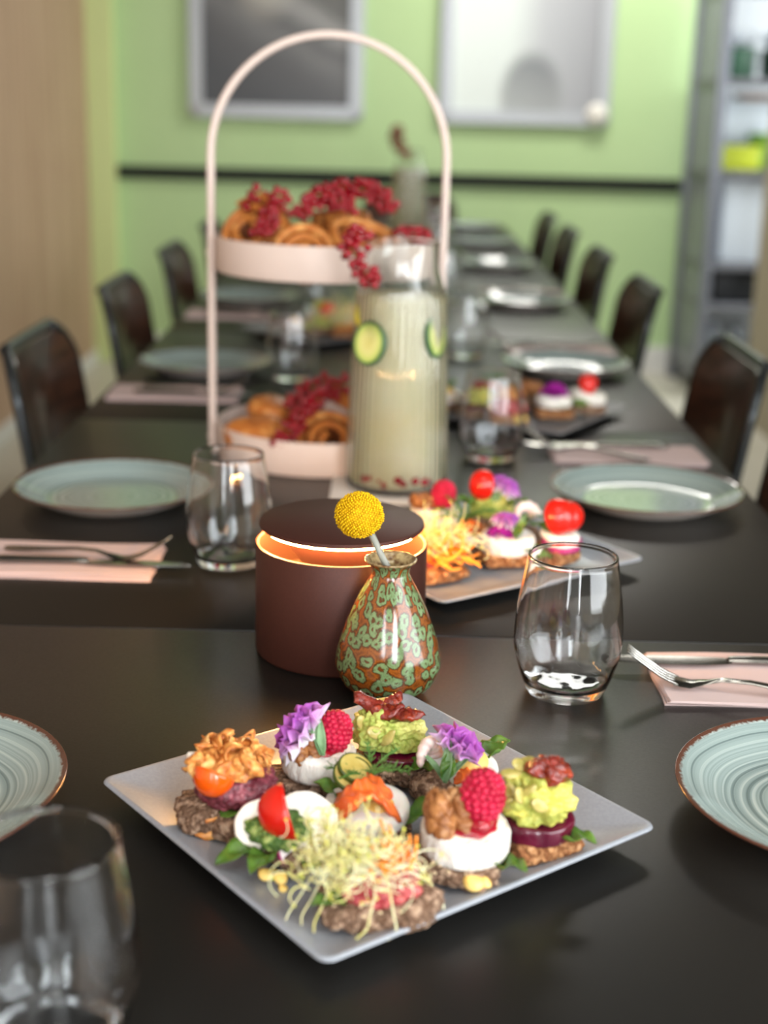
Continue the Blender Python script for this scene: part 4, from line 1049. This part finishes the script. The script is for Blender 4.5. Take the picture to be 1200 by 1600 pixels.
t = canape(.052, .951, 'shrimp and egg canape with violet carnation on the front platter')
P_(t, 'chunk', (-.008, -.004, .008), (0, 0, 20), 1.05); P_(t, 'bread0', (.012, .006, .007), (0, 0, 40), .8); P_(t, 'leaf0', (.0, -.020, .012), (0, 10, -10), .9); P_(t, 'leaf1', (.025, .010, .022), (0, -10, 40), .9)
P_(t, 'egg', (.016, .002, .0195), (14, 6, 0), .82); P_(t, 'yolk', (.016, .0, .028), (14, 6, 0), (1.1, 1.1, 1)); P_(t, 'salmon', (.016, -.009, .018), (10, 10, 0), (.62, .6, .62))
P_(t, 'shrimp', (-.0175, -.004, .030), (80, 10, 60), .95); P_(t, 'herb', (-.003, -.022, .020), (0, -70, 70), 1.1); P_(t, 'herb', (-.004, -.022, .022), (0, -40, 150), .9); P_(t, 'herb', (-.002, -.022, .022), (10, -40, 20), .9); P_(t, 'leaf1', (-.003, -.021, .022), (20, -65, 80), .6)
P_(t, 'petals2', (.000, -.008, .032), (-8, 34, 0), 1.3)

t = canape(.111, .873, 'yellow avocado and beetroot canape with pumpkin seeds, right corner of the front platter')
P_(t, 'bread2', (.001, 0, .008), (0, 0, 25), (.84, .84, 1)); P_(t, 'seeds0', (.001, 0, .008), (0, 0, 25), (.86, .86, 1), kind='stuff'); P_(t, 'leaf1', (.012, -.010, .013), (0, 0, -20), .8)
P_(t, 'beet2', (-.001, 0, .021), (5, 2, 20), (.98, .95, 1)); P_(t, 'avo2', (-.003, 0, .040), (0, 0, 0), (.98, .98, .92))
for q, r in (((-.021, -.006, .0600), (20, 0, 10)), ((-.0145, .0, .0635), (50, 20, 30)), ((-.008, .004, .0640), (30, -10, -20)), ((-.0155, -.0200, .050), (60, 60, 20)), ((-.010, -.0195, .052), (70, -60, 0)), ((-.002, -.0225, .045), (70, 30, 10)), ((-.021, -.012, .048), (80, 60, -30)), ((-.019, -.017, .040), (80, 50, -20))):
    P_(t, 'pump', q, r, .9)
P_(t, 'sun2', (.0045, -.002, .0600), (0, 10, 20), 1.05); P_(t, 'sun1', (.006, .002, .062), (10, 10, 30), .7)

t = canape(.056, .841, 'brie canape with big walnut half and raspberry, front platter')
P_(t, 'bread0', (-.004, 0, .008), (0, 0, -20), (1.05, 1, 1.1)); P_(t, 'seeds0', (-.004, 0, .007), (0, 0, -20), 1., kind='stuff'); P_(t, 'crumb', (.008, -.027, .008), (0, 0, 0), 1.3); P_(t, 'crumb', (.016, -.026, .008), (0, 40, 0), .8)
P_(t, 'leaf1', (.022, -.012, .010), (0, -10, -40), .8)
P_(t, 'brie', (.003, 0, .0270), (6, 3, 10), (1.0, 1, .84)); P_(t, 'brietop', (.003, 0, .0370), (6, 3, 0), 1.)
P_(t, 'jam', (.006, -.006, .0378), (6, 3, 0), .9, label='dark red jam on the cheese'); P_(t, 'jam_s', (.0115, -.010, .0415), (0, 0, 0), .85)
P_(t, 'walnut', (-.008, -.006, .0440), (48, 6, 24), 1.15); P_(t, 'rasp', (.013, .000, .0555), (-12, 8, 0), 1.08)

t = canape(-.004, .890, 'egg canape with folded orange salmon, pickle and dill, middle of the front platter')
P_(t, 'bread0', (-.001, .003, .005), (0, 0, 5), (.9, .9, .9)); P_(t, 'leaf0', (.022, -.004, .010), (0, -14, 10), 1.); P_(t, 'leaf1', (-.018, .010, .016), (0, -20, 160), .8); P_(t, 'slice', (-.020, .006, .020), (30, -20, 0), .6)
P_(t, 'egg', (.001, 0, .0175), (12, 0, 0), (1.02, 1, 1)); P_(t, 'yolk', (.006, -.004, .023), (10, 0, 0), (1, 1, .5)); P_(t, 'salmon', (-.004, -.004, .0225), (6, 0, 6), (1.02, .9, 1.12))
P_(t, 'pickle', (-.013, .010, .0395), (30, 10, 0), .85); P_(t, 'pickle', (-.011, .013, .0425), (26, 12, 20), .8); P_(t, 'dill', (-.002, .014, .036), (-6, 0, 0), 1.)

t = canape(-.063, .860, 'canape with red tomato wedge and green pesto, left of the front sprouts')
P_(t, 'bread1', (.004, .004, .006), (0, 0, 0), (.82, .82, .9)); P_(t, 'chunk', (.014, -.022, .007), (0, 0, 30), .7)
P_(t, 'leaf0', (-.012, -.012, .010), (0, 6, 215), .9); P_(t, 'leaf1', (-.006, -.020, .008), (0, 0, 250), .9); P_(t, 'leaf0', (.016, -.018, .009), (0, 0, -70), .7)
P_(t, 'slice', (-.012, .0, .021), (34, -14, 30), .95); P_(t, 'slice', (.016, .004, .024), (28, 14, -20), 1.); P_(t, 'pesto', (-.001, -.012, .0225), (24, 0, 10), .98)
wedge(t, (.006, -.007, .037), (8, 14, -128), 1.0); P_(t, 'radish', (.010, -.020, .013), (50, 20, 0), .8); P_(t, 'crumb', (-.008, -.034, .003), (0, 0, 0), 1.); P_(t, 'crumb', (.002, -.038, .003), (30, 0, 0), .9)

t = canape(.0, .787, 'pink tartare canape under pale curly sprouts, nearest the camera')
P_(t, 'bread1', (-.008, 0, .008), (0, 0, 10), (.95, .9, 1.1)); P_(t, 'chunk', (.024, -.004, .009), (0, 0, 50), 1.1); P_(t, 'seeds0', (.0, -.002, .009), (0, 0, 0), (1.1, .9, 1.), kind='stuff')
P_(t, 'tart2', (.002, 0, .0255), (6, 0, 0), 1.); P_(t, 'carrot', (.009, -.002, .036), (0, 0, 0), 1., kind='stuff'); P_(t, 'leaf1', (-.016, -.012, .014), (0, 0, 200), .7)
P_(t, 'sprouts', (-.015, -.002, .034), (14, 0, 0), 1., kind='stuff')
g = G(); rnd = random.Random(12)
for a, b, c, d in ((-.022, -.008, -.052, -.008), (-.018, -.010, -.044, -.012), (-.014, -.014, -.036, -.020), (.008, -.014, -.004, -.026), (.012, .0, .040, .010), (.014, .004, .044, .002), (.004, -.016, .014, -.026)):
    g.add(tube(smoothprof([(a, b, .036), (a*.6+c*.4, b*.6+d*.4+.004, .034), (a*.2+c*.8, b*.2+d*.8, .016), (c, d, .0055), (c+rnd.uniform(-.008, .004), d-.006, .0025)], 5), .00062, 6))
part('sprout_strands', g.mesh('sprout_strands', M_sprout), t, kind='stuff')
for k, (x, y) in enumerate(((-.075, .852), (-.066, .838), (-.059, .818))):
    c = solo('cheese_crumb', cached('crumb', C_['crumb']), ('pale crumb on the front platter, left of the sprouts', 'pale crumb on the front platter, between its two fellows', 'pale crumb on the front platter, nearest the near corner')[k], 'crumb', (x, y, TZ+PZ+.0022))
    c.scale = (.6, .6, .6)

# --- second platter, right of the lamp
A2 = rad(35.5)
platter(.095, 1.560, A2, 'square grey platter of canapes behind the lamp and the clear glass', .288)
W2 = 'on the platter behind the lamp'
t = canape(.058, 1.452, 'carrot and sprout canape beside the glowing lamp, '+W2)
P_(t, 'bread2', (0, 0, .008), (0, 0, 30), 1.); P_(t, 'seeds0', (0, 0, .008), (0, 0, 30), 1.02, kind='stuff'); P_(t, 'tart2', (-.006, .004, .022), (0, 0, 0), .9); P_(t, 'carrot_l', (.0, -.006, .022), (0, 0, 0), 1.05, kind='stuff'); wedge(t, (.018, -.010, .026), (0, -60, -40), .6, True); P_(t, 'sprouts_s', (.002, .010, .034), (0, 0, 0), 1.05, kind='stuff')
t = canape(.010, 1.475, 'carrot canape half hidden by the lamp, '+W2)
P_(t, 'bread2', (0, 0, .008), (0, 0, 70), 1.); P_(t, 'carrot_l', (.0, 0, .018), (0, 0, 90), 1., kind='stuff'); P_(t, 'sprouts_s', (0, .006, .026), (0, 0, 120), 1., kind='stuff')
t = canape(.060, 1.608, 'raspberry and walnut canape '+W2)
P_(t, 'bread0', (0, 0, .008)); P_(t, 'brie', (0, 0, .025), (0, 0, 0), .95); P_(t, 'jam', (0, 0, .037), (0, 0, 0), 1.); P_(t, 'walnut', (-.016, -.006, .044), (0, 0, 40), .9); P_(t, 'rasp', (.009, -.004, .051), (0, 6, 0), 1.05); P_(t, 'jam', (.004, -.020, .018), (70, 0, 0), .8)
t = canape(.092, 1.545, 'salmon canape with a mound of dill '+W2)
P_(t, 'bread1', (0, 0, .008)); P_(t, 'egg', (0, 0, .020), (8, 0, 0), .95); P_(t, 'yolk', (-.004, -.006, .027)); P_(t, 'salmon', (.008, -.004, .024), (0, 0, 20), .8); P_(t, 'walnut', (.016, -.012, .03), (0, 0, 0), .7); P_(t, 'dill', (0, .012, .034), (0, 0, 30), 1.3)
t = canape(.130, 1.650, 'canape with red tomato and violet carnation '+W2)
P_(t, 'bread0', (0, 0, .008)); P_(t, 'avo', (0, 0, .028), (0, 0, 0), .95); P_(t, 'leaf0', (-.02, -.014, .03), (0, -14, 200), .9); P_(t, 'leaf1', (.016, -.014, .03), (0, -10, -30), .9); wedge(t, (-.012, -.002, .052), (0, -20, -100), .95); P_(t, 'petals', (.008, -.004, .042), (-4, 30, 0), 1.15); P_(t, 'herb', (.002, -.018, .034), (0, -50, 110), 1.2); P_(t, 'herb', (.004, -.018, .034), (0, -60, 60), 1.1)
t = canape(.138, 1.512, 'white brie canape with magenta carnation '+W2)
P_(t, 'bread2', (0, 0, .008), (0, 0, 10), 1.); P_(t, 'leaf0', (.012, -.012, .016), (0, 0, -20), .9); P_(t, 'brie_s', (0, 0, .024), (6, 0, 10), 1.15); P_(t, 'mag', (-.008, -.002, .024), (-6, -8, 0), 1.05); P_(t, 'petals', (-.002, .006, .038), (-4, 10, 0), .9); P_(t, 'herb', (.006, -.012, .032), (0, -50, 40), 1.1); P_(t, 'leaf1', (.008, -.014, .030), (10, -50, 20), .7)
t = canape(.196, 1.528, 'radish and red tomato canape '+W2)
P_(t, 'bread2', (0, 0, .010), (0, 0, 40), (.8, .8, 1.2)); P_(t, 'radish', (.004, -.004, .023), (8, 0, 0), 1.5); P_(t, 'slice', (.002, 0, .029), (4, 6, 0), 1.); P_(t, 'leaf0', (.0, .0, .030), (0, -20, 40), .9); P_(t, 'leaf0', (-.004, -.002, .030), (0, -16, 170), .8); wedge(t, (-.002, -.004, .050), (0, -30, -90), 1.05); wedge(t, (.008, 0, .050), (0, -20, -60), .9)
t = canape(.160, 1.592, 'shrimp canape on greens '+W2)
P_(t, 'bread1', (0, 0, .008), (0, 0, 0), .85); P_(t, 'leaf0', (-.012, -.006, .018), (0, -10, 30), .9); P_(t, 'shrimp', (.004, -.004, .030), (60, 0, 30), 1.1); P_(t, 'dill', (.012, .006, .026), (0, 0, 0), .7)

# --- third platter, right
platter(.225, 2.342, rad(59), 'dark grey square platter of canapes behind the tumbler on the right', .276, M_slate2)
W3 = 'on the dark platter at the right'
t = canape(.275, 2.30, 'white cheese canape with bright purple flower '+W3)
P_(t, 'bread2', (0, 0, .008)); P_(t, 'leaf0', (-.014, -.012, .016), (0, 0, -10), 1.); P_(t, 'brie_s', (0, 0, .027), (0, 0, 0), 1.1); P_(t, 'mag', (0, 0, .034), (0, 4, 0), 1.25); P_(t, 'mag', (.002, -.002, .034), (0, 40, 60), 1.)
t = canape(.338, 2.345, 'white cheese canape with red tomato '+W3)
P_(t, 'bread1', (0, 0, .008)); P_(t, 'pesto', (-.012, -.012, .02)); P_(t, 'brie_s', (0, 0, .027), (4, 10, 0), 1.1); P_(t, 'leaf1', (-.016, 0, .034), (0, -8, 0), .8); wedge(t, (-.004, -.002, .046), (0, -30, -90), .95)
t = canape(.195, 2.245, 'pink tartare canape with crisp onions '+W3)
P_(t, 'bread2', (0, 0, .008)); P_(t, 'tart2', (0, 0, .027), (0, 0, 0), 1.1); onions(t, (.004, .004, .044), 12, .018, 9); P_(t, 'crumb', (.02, -.02, .012), (0, 0, 0), 2.)
t = canape(.148, 2.285, 'avocado canape with dried tomato '+W3)
P_(t, 'bread0', (0, 0, .008)); P_(t, 'avo2', (0, 0, .032)); P_(t, 'sun2', (0, 0, .056), (0, 0, 0), 1.2); P_(t, 'beet', (0, 0, .02))
t = canape(.235, 2.385, 'walnut canape on greens '+W3)
P_(t, 'bread1', (0, 0, .008)); P_(t, 'leaf0', (0, 0, .022), (0, -10, 200), 1.); P_(t, 'walnut', (-.008, 0, .032), (0, 0, 20), 1.2); P_(t, 'walnut', (.012, -.004, .032), (0, 0, 80), 1.1)
t = canape(.100, 2.335, 'egg canape beside the carafe '+W3)
P_(t, 'bread0', (0, 0, .008)); P_(t, 'egg', (0, 0, .022)); P_(t, 'yolk', (0, -.006, .030), (0, 0, 0), 1.1); P_(t, 'leaf1', (0, 0, .034), (0, -20, 40), .8)
t = canape(.185, 2.44, 'dill and salmon canape '+W3)
P_(t, 'bread0', (0, 0, .008)); P_(t, 'salmon', (0, 0, .018)); P_(t, 'dill', (0, 0, .034), (0, 0, 0), 1.1)

# --- fourth platter, seen between the tiers of the stand
platter(-.145, 3.16, rad(45), 'dark grey square platter of canapes seen between the tiers of the stand', .276, M_slate2)
W4 = 'on the platter seen between the stand tiers'
t = canape(-.095, 3.09, 'pale sprout canape '+W4)
P_(t, 'bread2', (0, 0, .008)); P_(t, 'carrot_l', (.012, 0, .02), (0, 0, 0), .9, kind='stuff'); P_(t, 'sprouts_s', (0, 0, .03), (0, 0, 0), 1.6, kind='stuff')
t = canape(-.150, 3.12, 'violet flower and tomato canape '+W4)
P_(t, 'bread0', (0, 0, .008)); P_(t, 'avo', (0, 0, .03)); P_(t, 'mag', (-.01, 0, .036), (0, -10, 0), .9); wedge(t, (.016, -.004, .048), (0, -20, -90), 1.)
t = canape(-.205, 3.15, 'egg and salmon canape '+W4)
P_(t, 'bread0', (0, 0, .008)); P_(t, 'egg', (0, 0, .022)); P_(t, 'yolk', (0, 0, .03), (0, 0, 0), 1.2); P_(t, 'salmon', (0, -.006, .024), (0, 0, 0), .8)
t = canape(-.150, 3.22, 'avocado and beetroot canape '+W4)
P_(t, 'bread0', (0, 0, .008)); P_(t, 'beet', (0, 0, .02)); P_(t, 'avo2', (0, 0, .036))
t = canape(-.09, 3.17, 'red tartare and onion canape '+W4)
P_(t, 'bread0', (0, 0, .008)); P_(t, 'tart', (0, 0, .03)); onions(t, (0, 0, .046), 8, .016, 5)
